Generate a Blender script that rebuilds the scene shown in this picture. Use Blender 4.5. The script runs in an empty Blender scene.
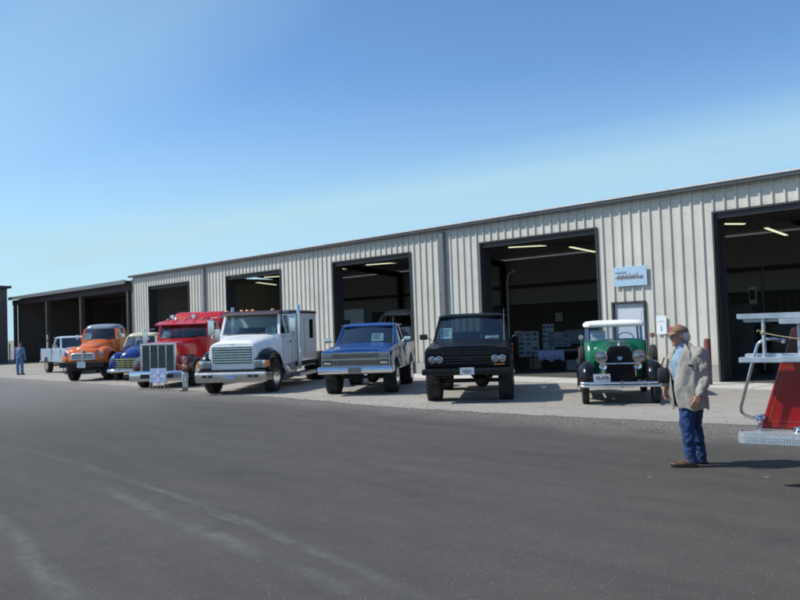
import bpy, bmesh, math, random
from mathutils import Vector, Matrix, noise
random.seed(7)
PI = math.pi
R = math.radians
sc = bpy.context.scene
C = sc.collection

# ---------------------------------------------------------------- camera
FPX = 778.0
PITCH = math.atan(26 / 778.0); ROLL = math.atan(0.035); HEAD = R(136)
CAM = Vector((0, -20.4, 1.8))
_f = Vector((math.cos(HEAD), math.sin(HEAD), 0)); _r = Vector((math.sin(HEAD), -math.cos(HEAD), 0)); _u = Vector((0, 0, 1))
_fw = _f * math.cos(PITCH) + _u * math.sin(PITCH); _up = _u * math.cos(PITCH) - _f * math.sin(PITCH)
_R = _r * math.cos(ROLL) - _up * math.sin(ROLL); _U = _up * math.cos(ROLL) + _r * math.sin(ROLL)
cd = bpy.data.cameras.new('camera'); cam = bpy.data.objects.new('camera', cd); C.objects.link(cam)
cd.sensor_width = 36; cd.lens = 36 * FPX / 800; cd.clip_end = 6000; cd.clip_start = 0.1
mw = Matrix((( _R.x, _U.x, -_fw.x, CAM.x), (_R.y, _U.y, -_fw.y, CAM.y), (_R.z, _U.z, -_fw.z, CAM.z), (0, 0, 0, 1)))
cam.matrix_world = mw
sc.camera = cam

def at(px, py, z=0.0):
    """ground (or height z) point seen at photo pixel"""
    d = _fw * FPX + _R * (px - 400) - _U * (py - 300)
    return CAM + d * ((z - CAM.z) / d.z)
def atw(px, py, y=0.0):
    d = _fw * FPX + _R * (px - 400) - _U * (py - 300)
    return CAM + d * ((y - CAM.y) / d.y)

# ---------------------------------------------------------------- light
SUN_AZ = R(44); SUN_EL = R(47)
tr = Vector((math.cos(SUN_AZ) * math.cos(SUN_EL), math.sin(SUN_AZ) * math.cos(SUN_EL), -math.sin(SUN_EL)))
sd = bpy.data.lights.new('sun', 'SUN'); sun = bpy.data.objects.new('sun', sd); C.objects.link(sun)
sd.energy = 4.8; sd.angle = R(0.55); sd.color = (1.0, 0.95, 0.86)
sun.rotation_euler = tr.to_track_quat('-Z', 'Y').to_euler()
sun.location = (-30, -30, 40)
w = bpy.data.worlds.new('World'); sc.world = w; w.use_nodes = True
nt = w.node_tree; N = nt.nodes; L = nt.links
N.clear()
out = N.new('ShaderNodeOutputWorld'); bg = N.new('ShaderNodeBackground'); sky = N.new('ShaderNodeTexSky')
sky.sky_type = 'NISHITA'; sky.sun_disc = False
sky.sun_elevation = SUN_EL
sky.sun_rotation = math.atan2(-tr.x, -tr.y)
sky.altitude = 900; sky.air_density = 1.0; sky.dust_density = 0.6; sky.ozone_density = 2.2
# thin high cirrus, laid out on a plane high above the place
tc = N.new('ShaderNodeTexCoord'); sep = N.new('ShaderNodeSeparateXYZ'); L.new(tc.outputs['Generated'], sep.inputs[0])
mx = N.new('ShaderNodeMath'); mx.operation = 'MAXIMUM'; mx.inputs[1].default_value = 0.04; L.new(sep.outputs['Z'], mx.inputs[0])
dvx = N.new('ShaderNodeMath'); dvx.operation = 'DIVIDE'; L.new(sep.outputs['X'], dvx.inputs[0]); L.new(mx.outputs[0], dvx.inputs[1])
dvy = N.new('ShaderNodeMath'); dvy.operation = 'DIVIDE'; L.new(sep.outputs['Y'], dvy.inputs[0]); L.new(mx.outputs[0], dvy.inputs[1])
cmb = N.new('ShaderNodeCombineXYZ'); L.new(dvx.outputs[0], cmb.inputs[0]); L.new(dvy.outputs[0], cmb.inputs[1])
mp = N.new('ShaderNodeMapping'); L.new(cmb.outputs[0], mp.inputs[0]); mp.inputs['Rotation'].default_value = (0, 0, R(-48)); mp.inputs['Scale'].default_value = (0.13, 0.42, 1); mp.inputs['Location'].default_value = (3.1, 1.2, 0)
nz = N.new('ShaderNodeTexNoise'); nz.inputs['Scale'].default_value = 0.8; nz.inputs['Detail'].default_value = 4; nz.inputs['Roughness'].default_value = 0.45; nz.inputs['Distortion'].default_value = 0.5
L.new(mp.outputs[0], nz.inputs['Vector'])
cr = N.new('ShaderNodeValToRGB'); cr.color_ramp.elements[0].position = 0.47; cr.color_ramp.elements[0].color = (0, 0, 0, 1)
cr.color_ramp.elements[1].position = 0.72; cr.color_ramp.elements[1].color = (0.50, 0.50, 0.50, 1)
L.new(nz.outputs['Fac'], cr.inputs[0])
mix = N.new('ShaderNodeMixRGB'); hz = N.new('ShaderNodeMapRange'); hz.interpolation_type = 'SMOOTHSTEP'; hz.inputs[1].default_value = 0.0; hz.inputs[2].default_value = 0.33; hz.inputs[3].default_value = 0.85; hz.inputs[4].default_value = 0.0
L.new(sep.outputs['Z'], hz.inputs[0])
ad = N.new('ShaderNodeMath'); ad.operation = 'ADD'; ad.use_clamp = True; L.new(cr.outputs[0], ad.inputs[0]); L.new(hz.outputs[0], ad.inputs[1]); L.new(ad.outputs[0], mix.inputs[0])
gm = N.new('ShaderNodeGamma'); gm.inputs[1].default_value = 1.0
tint = N.new('ShaderNodeMixRGB'); tint.blend_type = 'MULTIPLY'; tint.inputs[0].default_value = 1; tint.inputs[2].default_value = (0.78, 1.0, 1.15, 1)
L.new(sky.outputs[0], tint.inputs[1])
L.new(tint.outputs[0], mix.inputs[1]); mix.inputs[2].default_value = (3.3, 5.0, 5.7, 1)
L.new(mix.outputs[0], bg.inputs[0]); L.new(bg.outputs[0], out.inputs[0])
bg.inputs[1].default_value = 0.15
sc.view_settings.view_transform = 'Standard'; sc.view_settings.look = 'None'
sc.view_settings.gamma = 1; sc.view_settings.use_curve_mapping = False
sc.view_settings.exposure = 0.0
try:
    sc.cycles.max_bounces = 8; sc.cycles.transparent_max_bounces = 16
    sc.cycles.filter_width = 1.9
except Exception: pass

# ---------------------------------------------------------------- materials
def S(r, g, b):
    f = lambda c: ((c / 255.0 + 0.055) / 1.055) ** 2.4 if c > 10 else c / 255 / 12.92
    return (f(r), f(g), f(b))
MATS = {}
def mat(name, col, rough=0.5, metal=0.0, coat=0.0, var=0.12, vscale=6.0, bump=0.0, bscale=40.0, emit=0.0, spec=0.5, dirt=None, dirt_amt=0.5, dscale=2.0):
    if name in MATS: return MATS[name]
    m = bpy.data.materials.new(name); m.use_nodes = True
    n = m.node_tree.nodes; l = m.node_tree.links; b = n['Principled BSDF']
    b.inputs['Roughness'].default_value = rough; b.inputs['Metallic'].default_value = metal
    b.inputs['Coat Weight'].default_value = coat; b.inputs['Coat Roughness'].default_value = 0.06
    b.inputs['Specular IOR Level'].default_value = spec
    t = n.new('ShaderNodeTexCoord'); nn = n.new('ShaderNodeTexNoise'); nn.inputs['Scale'].default_value = vscale; nn.inputs['Detail'].default_value = 5
    l.new(t.outputs['Object'], nn.inputs['Vector'])
    r = n.new('ShaderNodeValToRGB'); r.color_ramp.elements[0].position = 0.3; r.color_ramp.elements[1].position = 0.7
    lo = tuple(max(0, c * (1 - var)) for c in col) + (1,); hi = tuple(min(1, c * (1 + var)) for c in col) + (1,)
    r.color_ramp.elements[0].color = lo; r.color_ramp.elements[1].color = hi
    l.new(nn.outputs['Fac'], r.inputs[0]); src = r.outputs[0]
    if dirt:
        n2 = n.new('ShaderNodeTexNoise'); n2.inputs['Scale'].default_value = dscale; n2.inputs['Detail'].default_value = 8; n2.inputs['Roughness'].default_value = 0.65
        l.new(t.outputs['Object'], n2.inputs['Vector'])
        r2 = n.new('ShaderNodeValToRGB'); r2.color_ramp.elements[0].position = 0.48; r2.color_ramp.elements[0].color = (0, 0, 0, 1)
        r2.color_ramp.elements[1].position = 0.72; r2.color_ramp.elements[1].color = (dirt_amt,) * 3 + (1,)
        l.new(n2.outputs['Fac'], r2.inputs[0])
        mm = n.new('ShaderNodeMixRGB'); l.new(r2.outputs[0], mm.inputs[0]); l.new(src, mm.inputs[1]); mm.inputs[2].default_value = tuple(dirt) + (1,); src = mm.outputs[0]
    l.new(src, b.inputs['Base Color'])
    rr = n.new('ShaderNodeMapRange'); rr.inputs[3].default_value = max(0.02, rough * 0.8); rr.inputs[4].default_value = min(1, rough * 1.25)
    l.new(nn.outputs['Fac'], rr.inputs[0]); l.new(rr.outputs[0], b.inputs['Roughness'])
    if bump:
        nb = n.new('ShaderNodeTexNoise'); nb.inputs['Scale'].default_value = bscale; nb.inputs['Detail'].default_value = 4; l.new(t.outputs['Object'], nb.inputs['Vector'])
        bp = n.new('ShaderNodeBump'); bp.inputs['Strength'].default_value = bump; bp.inputs['Distance'].default_value = 0.02
        l.new(nb.outputs['Fac'], bp.inputs['Height']); l.new(bp.outputs[0], b.inputs['Normal'])
    if emit:
        b.inputs['Emission Color'].default_value = tuple(col) + (1,); b.inputs['Emission Strength'].default_value = emit
    MATS[name] = m
    return m
def glass_mat(name, tint, refl=0.12):
    m = bpy.data.materials.new(name); m.use_nodes = True
    n = m.node_tree.nodes; l = m.node_tree.links; n.clear()
    o = n.new('ShaderNodeOutputMaterial'); mxs = n.new('ShaderNodeMixShader'); tr_ = n.new('ShaderNodeBsdfTransparent'); g = n.new('ShaderNodeBsdfGlossy')
    tr_.inputs[0].default_value = tuple(tint) + (1,); g.inputs['Roughness'].default_value = 0.03
    lw = n.new('ShaderNodeLayerWeight'); lw.inputs[0].default_value = 0.35
    mr = n.new('ShaderNodeMapRange'); mr.inputs[3].default_value = refl; mr.inputs[4].default_value = 0.8
    l.new(lw.outputs['Facing'], mr.inputs[0]); l.new(mr.outputs[0], mxs.inputs[0])
    l.new(tr_.outputs[0], mxs.inputs[1]); l.new(g.outputs[0], mxs.inputs[2]); l.new(mxs.outputs[0], o.inputs[0])
    MATS[name] = m
    return m
def paint(name, col, dust=0.12): return mat(name, col, rough=0.24, coat=0.4, var=0.05, vscale=3, dirt=(0.22, 0.2, 0.17), dirt_amt=dust, dscale=2.5)

CHROME = mat('chrome', (0.72, 0.74, 0.76), rough=0.12, metal=1, var=0.05, bump=0.02, bscale=6)
ALU = mat('aluminium', (0.62, 0.65, 0.67), rough=0.34, metal=0.85, var=0.1)
RUBBER = mat('tyre_rubber', (0.016, 0.016, 0.017), rough=0.85, var=0.25, bump=0.3, bscale=60, dirt=(0.07, 0.065, 0.06), dirt_amt=0.5, dscale=6)
BLACKM = mat('chassis_black', (0.012, 0.012, 0.013), rough=0.7, var=0.3)
DARKTRIM = mat('dark_trim', (0.02, 0.021, 0.023), rough=0.45, var=0.2)
SEAT = mat('seat_vinyl', (0.02, 0.02, 0.022), rough=0.7, var=0.2)
LENS = mat('lamp_lens', (0.24, 0.26, 0.28), rough=0.2, coat=1, metal=.75, var=0.25, vscale=30)
AMBER = mat('amber_lens', (0.85, 0.26, 0.03), rough=0.25, coat=1, var=0.1)
REDLENS = mat('red_lens', (0.5, 0.02, 0.02), rough=0.25, coat=1)
WHITEP = mat('white_card', (0.9, 0.92, 0.95), rough=0.7, var=0.06)
INK = mat('sign_ink', (0.03, 0.03, 0.05), rough=0.7)
PLATE = mat('plate_white', (0.55, 0.57, 0.62), rough=0.5, var=0.06)
GLASS = glass_mat('windshield_glass', (0.52, 0.66, 0.66), 0.045)
GLASSR = glass_mat('rear_glass_tinted', (0.10, 0.14, 0.15), 0.05)
GLASSC = glass_mat('clear_glass', (0.72, 0.78, 0.82), 0.10)

# ---------------------------------------------------------------- mesh tools
class MB:
    def __init__(s): s.v = []; s.f = []
    def add(s, vs, fs):
        o = len(s.v); s.v += [tuple(v) for v in vs]; s.f += [tuple(i + o for i in f) for f in fs]; return s
    def box(s, x0, x1, y0, y1, z0, z1, rot=None, about=None):
        vs = [Vector(p) for p in ((x0, y0, z0), (x1, y0, z0), (x1, y1, z0), (x0, y1, z0), (x0, y0, z1), (x1, y0, z1), (x1, y1, z1), (x0, y1, z1))]
        if rot:
            c = Vector(about) if about else Vector(((x0 + x1) / 2, (y0 + y1) / 2, (z0 + z1) / 2))
            m = Matrix.Rotation(rot[2], 3, 'Z') @ Matrix.Rotation(rot[1], 3, 'Y') @ Matrix.Rotation(rot[0], 3, 'X')
            vs = [m @ (v - c) + c for v in vs]
        return s.add(vs, [(0, 3, 2, 1), (4, 5, 6, 7), (0, 1, 5, 4), (1, 2, 6, 5), (2, 3, 7, 6), (3, 0, 4, 7)])
    def cbox(s, c, d, rot=None):
        return s.box(c[0] - d[0] / 2, c[0] + d[0] / 2, c[1] - d[1] / 2, c[1] + d[1] / 2, c[2] - d[2] / 2, c[2] + d[2] / 2, rot)
    def rings(s, rs, cap0=True, cap1=True, closed=True):
        n = len(rs[0]); vs = [p for r in rs for p in r]; fs = []
        for i in range(len(rs) - 1):
            for j in range(n if closed else n - 1):
                k = (j + 1) % n
                fs.append((i * n + j, i * n + k, (i + 1) * n + k, (i + 1) * n + j))
        if cap0: fs.append(tuple(reversed(range(n))))
        if cap1: fs.append(tuple((len(rs) - 1) * n + j for j in range(n)))
        return s.add(vs, fs)
    def tube(s, pts, r, n=8):
        pts = [Vector(p) for p in pts]; rs = []
        rr = r if isinstance(r, (list, tuple)) else [r] * len(pts)
        prev = None
        for i, p in enumerate(pts):
            d = (pts[min(i + 1, len(pts) - 1)] - pts[max(i - 1, 0)]).normalized()
            if prev is None:
                a = Vector((0, 0, 1)) if abs(d.z) < 0.9 else Vector((1, 0, 0)); u = d.cross(a).normalized()
            else:
                u = (prev - d * prev.dot(d)).normalized()
            prev = u; v = d.cross(u)
            rs.append([p + (u * math.cos(2 * PI * k / n) + v * math.sin(2 * PI * k / n)) * rr[i] for k in range(n)])
        return s.rings(rs)
    def lathe(s, prof, o=(0, 0, 0), axis='x', n=24):
        rs = []
        for a, r in prof:
            ring = []
            for k in range(n):
                c, q = math.cos(2 * PI * k / n) * r, math.sin(2 * PI * k / n) * r
                if axis == 'x': p = (o[0] + a, o[1] + c, o[2] + q)
                elif axis == 'y': p = (o[0] + c, o[1] + a, o[2] + q)
                else: p = (o[0] + c, o[1] + q, o[2] + a)
                ring.append(p)
            rs.append(ring)
        return s.rings(rs)
    def prism(s, poly, a, b, axis='x'):
        """poly: 2D points; axis x -> (y,z); y -> (x,z); z -> (x,y)"""
        def P(p, t):
            return {'x': (t, p[0], p[1]), 'y': (p[0], t, p[1]), 'z': (p[0], p[1], t)}[axis]
        n = len(poly)
        vs = [P(p, a) for p in poly] + [P(p, b) for p in poly]
        fs = [tuple(range(n)), tuple(reversed(range(n, 2 * n)))] + [(i, i + n, (i + 1) % n + n, (i + 1) % n) for i in range(n)]
        return s.add(vs, fs)
    def bar(s, p0, p1, w, d, w1=None, d1=None):
        w1 = w1 or w; d1 = d1 or d
        q = lambda p, w, d: [(p[0] - w / 2, p[1] - d / 2, p[2]), (p[0] + w / 2, p[1] - d / 2, p[2]), (p[0] + w / 2, p[1] + d / 2, p[2]), (p[0] - w / 2, p[1] + d / 2, p[2])]
        return s.rings([q(p0, w, d), q(p1, w1, d1)])
    def loftz(s, rows, n=6, cap0=True, cap1=True):
        """rows of (cx, cy, hw, hl, corner radius, z): rounded rectangles stacked up"""
        rs = []
        for cx, cy, hw, hl, r, z in rows:
            ring = []
            for (sx, sy, a0) in ((1, 1, 0), (-1, 1, PI / 2), (-1, -1, PI), (1, -1, 1.5 * PI)):
                for k in range(n + 1):
                    a = a0 + PI / 2 * k / n
                    ring.append((cx + sx * (hw - r) + r * math.cos(a), cy + sy * (hl - r) + r * math.sin(a), z))
            rs.append(ring)
        return s.rings(rs, cap0, cap1)
    def lofty(s, rows, n=16, cap0=True, cap1=True):
        """rows of (y, half width, z0, z1, exponent): hood-like arches set one behind the other"""
        rs = []
        for row in rows:
            y, hw, z0, z1, e = row[:5]; cx = row[5] if len(row) > 5 else 0
            ring = []
            for k in range(n + 1):
                a = PI * k / n; c, q = math.cos(a), math.sin(a)
                ring.append((cx + hw * math.copysign(abs(c) ** (2 / e), c), y, z0 + (z1 - z0) * abs(q) ** (2 / e)))
            rs.append(ring)
        return s.rings(rs, cap0, cap1)
    def fender(s, path, x0, x1, drop=0.12, lip=0.05, crown=0.03, n=8):
        """mudguard: (y, z) path swept across x0 (inner) .. x1 (outer)"""
        rs = []
        for i, (y, z) in enumerate(path):
            y0, z0 = path[max(i - 1, 0)]; y1, z1 = path[min(i + 1, len(path) - 1)]
            t = Vector((y1 - y0, z1 - z0)).normalized(); nrm = Vector((-t.y, t.x))
            if nrm.y < 0 and abs(t.x) > 0.3: nrm = -nrm
            ring = []
            for k in range(n + 1):
                u = k / n
                off = crown * math.sin(PI * min(u * 1.2, 1)) - drop * u ** 4
                ring.append((x0 + (x1 - x0) * u ** 0.85, y + nrm.x * off, z + nrm.y * off))
            ring.append((x1, y + nrm.x * (-drop - lip), z + nrm.y * (-drop - lip)))
            rs.append(ring)
        return s.rings(rs, False, False, closed=False)
    def ell(s, c, r, n=16, m=10, rot=None):
        rs = []
        M = None
        if rot: M = Matrix.Rotation(rot[2], 3, 'Z') @ Matrix.Rotation(rot[1], 3, 'Y') @ Matrix.Rotation(rot[0], 3, 'X')
        for i in range(m + 1):
            a = -PI / 2 + PI * i / m; rr = max(math.cos(a), 0.02)
            ring = []
            for k in range(n):
                b = 2 * PI * k / n
                p = Vector((r[0] * rr * math.cos(b), r[1] * rr * math.sin(b), r[2] * math.sin(a)))
                if M: p = M @ p
                ring.append(p + Vector(c))
            rs.append(ring)
        return s.rings(rs)
    def caps(s, p0, r0, p1, r1, n=14):
        """tapered limb with round ends"""
        p0 = Vector(p0); p1 = Vector(p1); d = (p1 - p0); ln = d.length; d.normalize()
        a = Vector((0, 0, 1)) if abs(d.z) < 0.9 else Vector((1, 0, 0)); u = d.cross(a).normalized(); v = d.cross(u)
        prof = []
        for i in range(5): t = -PI / 2 + PI / 2 * i / 4; prof.append((r0 * math.sin(t), max(r0 * math.cos(t), 0.0005)))
        for i in range(5): t = PI / 2 * i / 4; prof.append((ln + r1 * math.sin(t), max(r1 * math.cos(t), 0.0005)))
        rs = [[p0 + d * h + (u * math.cos(2 * PI * k / n) + v * math.sin(2 * PI * k / n)) * q for k in range(n)] for h, q in prof]
        return s.rings(rs)
    def build(s, name, m, parent=None, smooth=40, bevel=0, seg=2, solid=0, remesh=0, relax=0, subsurf=0, wrinkle=0, wsize=0.08):
        me = bpy.data.meshes.new(name); me.from_pydata(s.v, [], s.f)
        bm = bmesh.new(); bm.from_mesh(me)
        bmesh.ops.recalc_face_normals(bm, faces=bm.faces)
        bm.to_mesh(me); bm.free()
        o = bpy.data.objects.new(name, me); C.objects.link(o)
        me.materials.append(m)
        if parent: o.parent = parent
        if smooth:
            for p in me.polygons: p.use_smooth = True
        if solid:
            md = o.modifiers.new('solid', 'SOLIDIFY'); md.thickness = solid; md.offset = 0
        if bevel:
            md = o.modifiers.new('bevel', 'BEVEL'); md.width = bevel; md.segments = seg; md.limit_method = 'ANGLE'; md.angle_limit = R(38)
        if remesh:
            md = o.modifiers.new('remesh', 'REMESH'); md.mode = 'VOXEL'; md.voxel_size = remesh; md.use_smooth_shade = True
        if relax:
            md = o.modifiers.new('relax', 'SMOOTH'); md.iterations = relax; md.factor = 0.5
        if wrinkle:
            tx = bpy.data.textures.new(name + '_folds', 'CLOUDS'); tx.noise_scale = wsize; tx.noise_depth = 1
            md = o.modifiers.new('folds', 'DISPLACE'); md.texture = tx; md.strength = wrinkle; md.mid_level = 0.5; md.texture_coords = 'LOCAL'
        if subsurf:
            md = o.modifiers.new('sub', 'SUBSURF'); md.levels = subsurf; md.render_levels = subsurf
        if smooth and not remesh and not subsurf:
            try: me.set_sharp_from_angle(angle=R(smooth))
            except Exception: pass
            if bevel:
                md = o.modifiers.new('wn', 'WEIGHTED_NORMAL'); md.keep_sharp = False
        return o
def put(x): return x
def tag(o, label=None, cat=None, group=None, kind=None):
    if label: o['label'] = label
    if cat: o['category'] = cat
    if group: o['group'] = group
    if kind: o['kind'] = kind
    return o
def thing(name, loc=(0, 0, 0), rz=0, label=None, cat=None, group=None):
    o = bpy.data.objects.new(name, None); C.objects.link(o); o.location = loc; o.rotation_euler = (0, 0, rz); o.empty_display_size = 0.3
    return tag(o, label, cat, group)
def copy_part(o, parent, loc=None, rz=None):
    c = o.copy(); C.objects.link(c); c.parent = parent
    if loc is not None: c.location = loc
    if rz is not None: c.rotation_euler = (0, 0, rz)
    for ch in [k for k in bpy.data.objects if k.parent == o]:
        d = ch.copy(); C.objects.link(d); d.parent = c
    return c
def text(name, body, size, m, parent, loc, rot=(PI / 2, 0, 0), depth=0.003, sx=1.0):
    cu = bpy.data.curves.new(name + '_c', 'FONT'); cu.body = body; cu.size = size; cu.extrude = depth; cu.align_x = 'CENTER'; cu.align_y = 'CENTER'
    t = bpy.data.objects.new(name + '_t', cu)
    me = bpy.data.meshes.new_from_object(t)
    o = bpy.data.objects.new(name, me); C.objects.link(o); bpy.data.objects.remove(t)
    me.materials.clear(); me.materials.append(m); o.parent = parent; o.location = loc; o.rotation_euler = rot; o.scale = (sx, 1, 1)
    return o
# ---------------------------------------------------------------- ground
def ground_mat(name, base, var, big, bump, marks=False, spots=None):
    m = bpy.data.materials.new(name); m.use_nodes = True
    n = m.node_tree.nodes; l = m.node_tree.links; b = n['Principled BSDF']; b.inputs['Roughness'].default_value = 0.88; b.inputs['Specular IOR Level'].default_value = 0.3
    g = n.new('ShaderNodeNewGeometry')
    def noise_(scale, det=6, rgh=0.6, vec=None, sc3=None):
        t = n.new('ShaderNodeTexNoise'); t.inputs['Scale'].default_value = scale; t.inputs['Detail'].default_value = det; t.inputs['Roughness'].default_value = rgh
        v = g.outputs['Position']
        if sc3:
            q = n.new('ShaderNodeMapping'); q.inputs['Scale'].default_value = sc3; q.inputs['Rotation'].default_value = (0, 0, R(-20)); l.new(v, q.inputs[0]); v = q.outputs[0]
        l.new(v, t.inputs['Vector']); return t.outputs['Fac']
    def math_(op, a, bb, c=None):
        t = n.new('ShaderNodeMath'); t.operation = op
        for i, v in enumerate((a, bb, c)):
            if v is None: continue
            if isinstance(v, (int, float)): t.inputs[i].default_value = v
            else: l.new(v, t.inputs[i])
        return t.outputs[0]
    fine = noise_(90, 3, 0.7); mid = noise_(3.0, 6); bigN = noise_(0.22, 4, 0.5, sc3=(0.5, 1.6, 1)); stre = noise_(0.9, 5, 0.6, sc3=(0.35, 2.2, 1))
    v = math_('MULTIPLY_ADD', math_('SUBTRACT', fine, 0.5), var[0], 1.0)
    v = math_('MULTIPLY_ADD', math_('SUBTRACT', mid, 0.5), var[1], v)
    v = math_('MULTIPLY_ADD', math_('SUBTRACT', bigN, 0.5), var[2], v)
    v = math_('MULTIPLY_ADD', math_('SUBTRACT', stre, 0.5), var[3], v)
    mul = n.new('ShaderNodeMixRGB'); mul.blend_type = 'MULTIPLY'; mul.inputs[0].default_value = 1; mul.inputs[1].default_value = tuple(base) + (1,)
    cc = n.new('ShaderNodeCombineXYZ')
    for i in range(3): l.new(v, cc.inputs[i])
    l.new(cc.outputs[0], mul.inputs[2]); col = mul.outputs[0]
    sp = n.new('ShaderNodeSeparateXYZ'); l.new(g.outputs['Position'], sp.inputs[0])
    if marks:
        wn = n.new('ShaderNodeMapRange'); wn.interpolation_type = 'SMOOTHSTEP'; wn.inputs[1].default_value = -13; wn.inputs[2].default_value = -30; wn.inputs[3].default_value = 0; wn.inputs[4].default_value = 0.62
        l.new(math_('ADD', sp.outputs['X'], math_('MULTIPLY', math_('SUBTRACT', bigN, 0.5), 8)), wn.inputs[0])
        mw_ = n.new('ShaderNodeMixRGB'); l.new(wn.outputs[0], mw_.inputs[0]); l.new(col, mw_.inputs[1]); mw_.inputs[2].default_value = (0.21, 0.205, 0.195, 1); col = mw_.outputs[0]  # paleness of the grazing view painted into the tarmac colour towards -X
        # dusty tyre tracks curving across the tarmac: y = a + b x + c x^2
        warp = noise_(0.6, 3, 0.5); brk = noise_(4.5, 6, 0.75); brk2 = noise_(0.9, 2, 0.5)
        tot = None
        for (pts, wid, amp) in marks:
            (x0, y0), (x1, y1), (x2, y2) = pts
            A = ((y2 - y0) / (x2 - x0) - (y1 - y0) / (x1 - x0)) / (x2 - x1); B = (y1 - y0) / (x1 - x0) - A * (x0 + x1); Cc = y0 - B * x0 - A * x0 * x0
            X = sp.outputs['X']
            yy = math_('ADD', math_('ADD', math_('MULTIPLY', math_('MULTIPLY', X, X), A), math_('MULTIPLY', X, B)), Cc)
            yy = math_('MULTIPLY_ADD', math_('SUBTRACT', warp, 0.5), 0.28, yy)
            d = math_('ABSOLUTE', math_('SUBTRACT', sp.outputs['Y'], yy), None)
            k = n.new('ShaderNodeMapRange'); k.interpolation_type = 'SMOOTHSTEP'; k.inputs[1].default_value = 0; k.inputs[2].default_value = wid; k.inputs[3].default_value = amp; k.inputs[4].default_value = 0; l.new(d, k.inputs[0])
            ends = n.new('ShaderNodeMapRange'); ends.inputs[1].default_value = x0 - 0.5; ends.inputs[2].default_value = x0 + 0.5; ends.clamp = True; l.new(X, ends.inputs[0])
            en2 = n.new('ShaderNodeMapRange'); en2.inputs[1].default_value = x2 + 0.4; en2.inputs[2].default_value = x2 - 0.1; l.new(X, en2.inputs[0])
            kk = math_('MULTIPLY', math_('MULTIPLY', k.outputs[0], ends.outputs[0]), en2.outputs[0])
            tot = kk if tot is None else math_('MAXIMUM', tot, kk)
        bb = n.new('ShaderNodeMapRange'); bb.inputs[1].default_value = 0.34; bb.inputs[2].default_value = 0.74; l.new(brk, bb.inputs[0])
        b2 = n.new('ShaderNodeMapRange'); b2.inputs[1].default_value = 0.35; b2.inputs[2].default_value = 0.6; b2.inputs[3].default_value = 0.25; l.new(brk2, b2.inputs[0])
        fac = math_('MULTIPLY', math_('MULTIPLY', tot, bb.outputs[0]), b2.outputs[0])
        mm = n.new('ShaderNodeMixRGB'); l.new(fac, mm.inputs[0]); l.new(col, mm.inputs[1]); mm.inputs[2].default_value = (0.30, 0.31, 0.31, 1); col = mm.outputs[0]
        # gravel dust carried over the edge of the tarmac
        ed = n.new('ShaderNodeMapRange'); ed.interpolation_type = 'SMOOTHSTEP'; ed.inputs[1].default_value = -10.2; ed.inputs[2].default_value = -8.2; ed.inputs[3].default_value = 0; ed.inputs[4].default_value = 0.75
        l.new(math_('ADD', sp.outputs['Y'], math_('MULTIPLY', math_('SUBTRACT', noise_(0.7, 5, 0.65), 0.5), 2.2)), ed.inputs[0])
        dn = n.new('ShaderNodeMapRange'); dn.inputs[1].default_value = 0.40; dn.inputs[2].default_value = 0.66; l.new(noise_(14, 6, 0.8), dn.inputs[0])
        mm = n.new('ShaderNodeMixRGB'); l.new(math_('MULTIPLY', ed.outputs[0], dn.outputs[0]), mm.inputs[0]); l.new(col, mm.inputs[1]); mm.inputs[2].default_value = (0.32, 0.30, 0.27, 1); col = mm.outputs[0]
        # exposed pale stone chips in the tarmac
        v2 = n.new('ShaderNodeTexVoronoi'); v2.inputs['Scale'].default_value = 42; l.new(g.outputs['Position'], v2.inputs['Vector'])
        k = n.new('ShaderNodeMapRange'); k.inputs[1].default_value = 0.12; k.inputs[2].default_value = 0.30; k.inputs[3].default_value = 1; k.inputs[4].default_value = 0; l.new(v2.outputs['Distance'], k.inputs[0])
        sv = n.new('ShaderNodeSeparateXYZ'); l.new(v2.outputs['Color'], sv.inputs[0])
        chip = math_('MULTIPLY', k.outputs[0], math_('MULTIPLY', math_('POWER', sv.outputs['X'], 4.0), 0.75))
        mm = n.new('ShaderNodeMixRGB'); l.new(chip, mm.inputs[0]); l.new(col, mm.inputs[1]); mm.inputs[2].default_value = (0.30, 0.29, 0.27, 1); col = mm.outputs[0]
        # oil drips and darker patches
        ol = n.new('ShaderNodeMapRange'); ol.inputs[1].default_value = 0.64; ol.inputs[2].default_value = 0.74; ol.inputs[3].default_value = 0; ol.inputs[4].default_value = 0.45; l.new(noise_(0.75, 3, 0.55), ol.inputs[0])
        mm = n.new('ShaderNodeMixRGB'); l.new(ol.outputs[0], mm.inputs[0]); l.new(col, mm.inputs[1]); mm.inputs[2].default_value = (0.035, 0.034, 0.033, 1); col = mm.outputs[0]
        # a few pale scuffs and specks
        vo = n.new('ShaderNodeTexVoronoi'); vo.inputs['Scale'].default_value = 0.9; l.new(g.outputs['Position'], vo.inputs['Vector'])
        k = n.new('ShaderNodeMapRange'); k.inputs[1].default_value = 0.015; k.inputs[2].default_value = 0.035; k.inputs[3].default_value = 0.5; k.inputs[4].default_value = 0; l.new(vo.outputs['Distance'], k.inputs[0])
        mm = n.new('ShaderNodeMixRGB'); l.new(k.outputs[0], mm.inputs[0]); l.new(col, mm.inputs[1]); mm.inputs[2].default_value = (0.3, 0.3, 0.29, 1); col = mm.outputs[0]
    l.new(col, b.inputs['Base Color'])
    bp = n.new('ShaderNodeBump'); bp.inputs['Strength'].default_value = bump; bp.inputs['Distance'].default_value = 0.012
    bn = noise_(60, 5, 0.8); l.new(bn, bp.inputs['Height']); l.new(bp.outputs[0], b.inputs['Normal'])
    MATS[name] = m; return m
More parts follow.
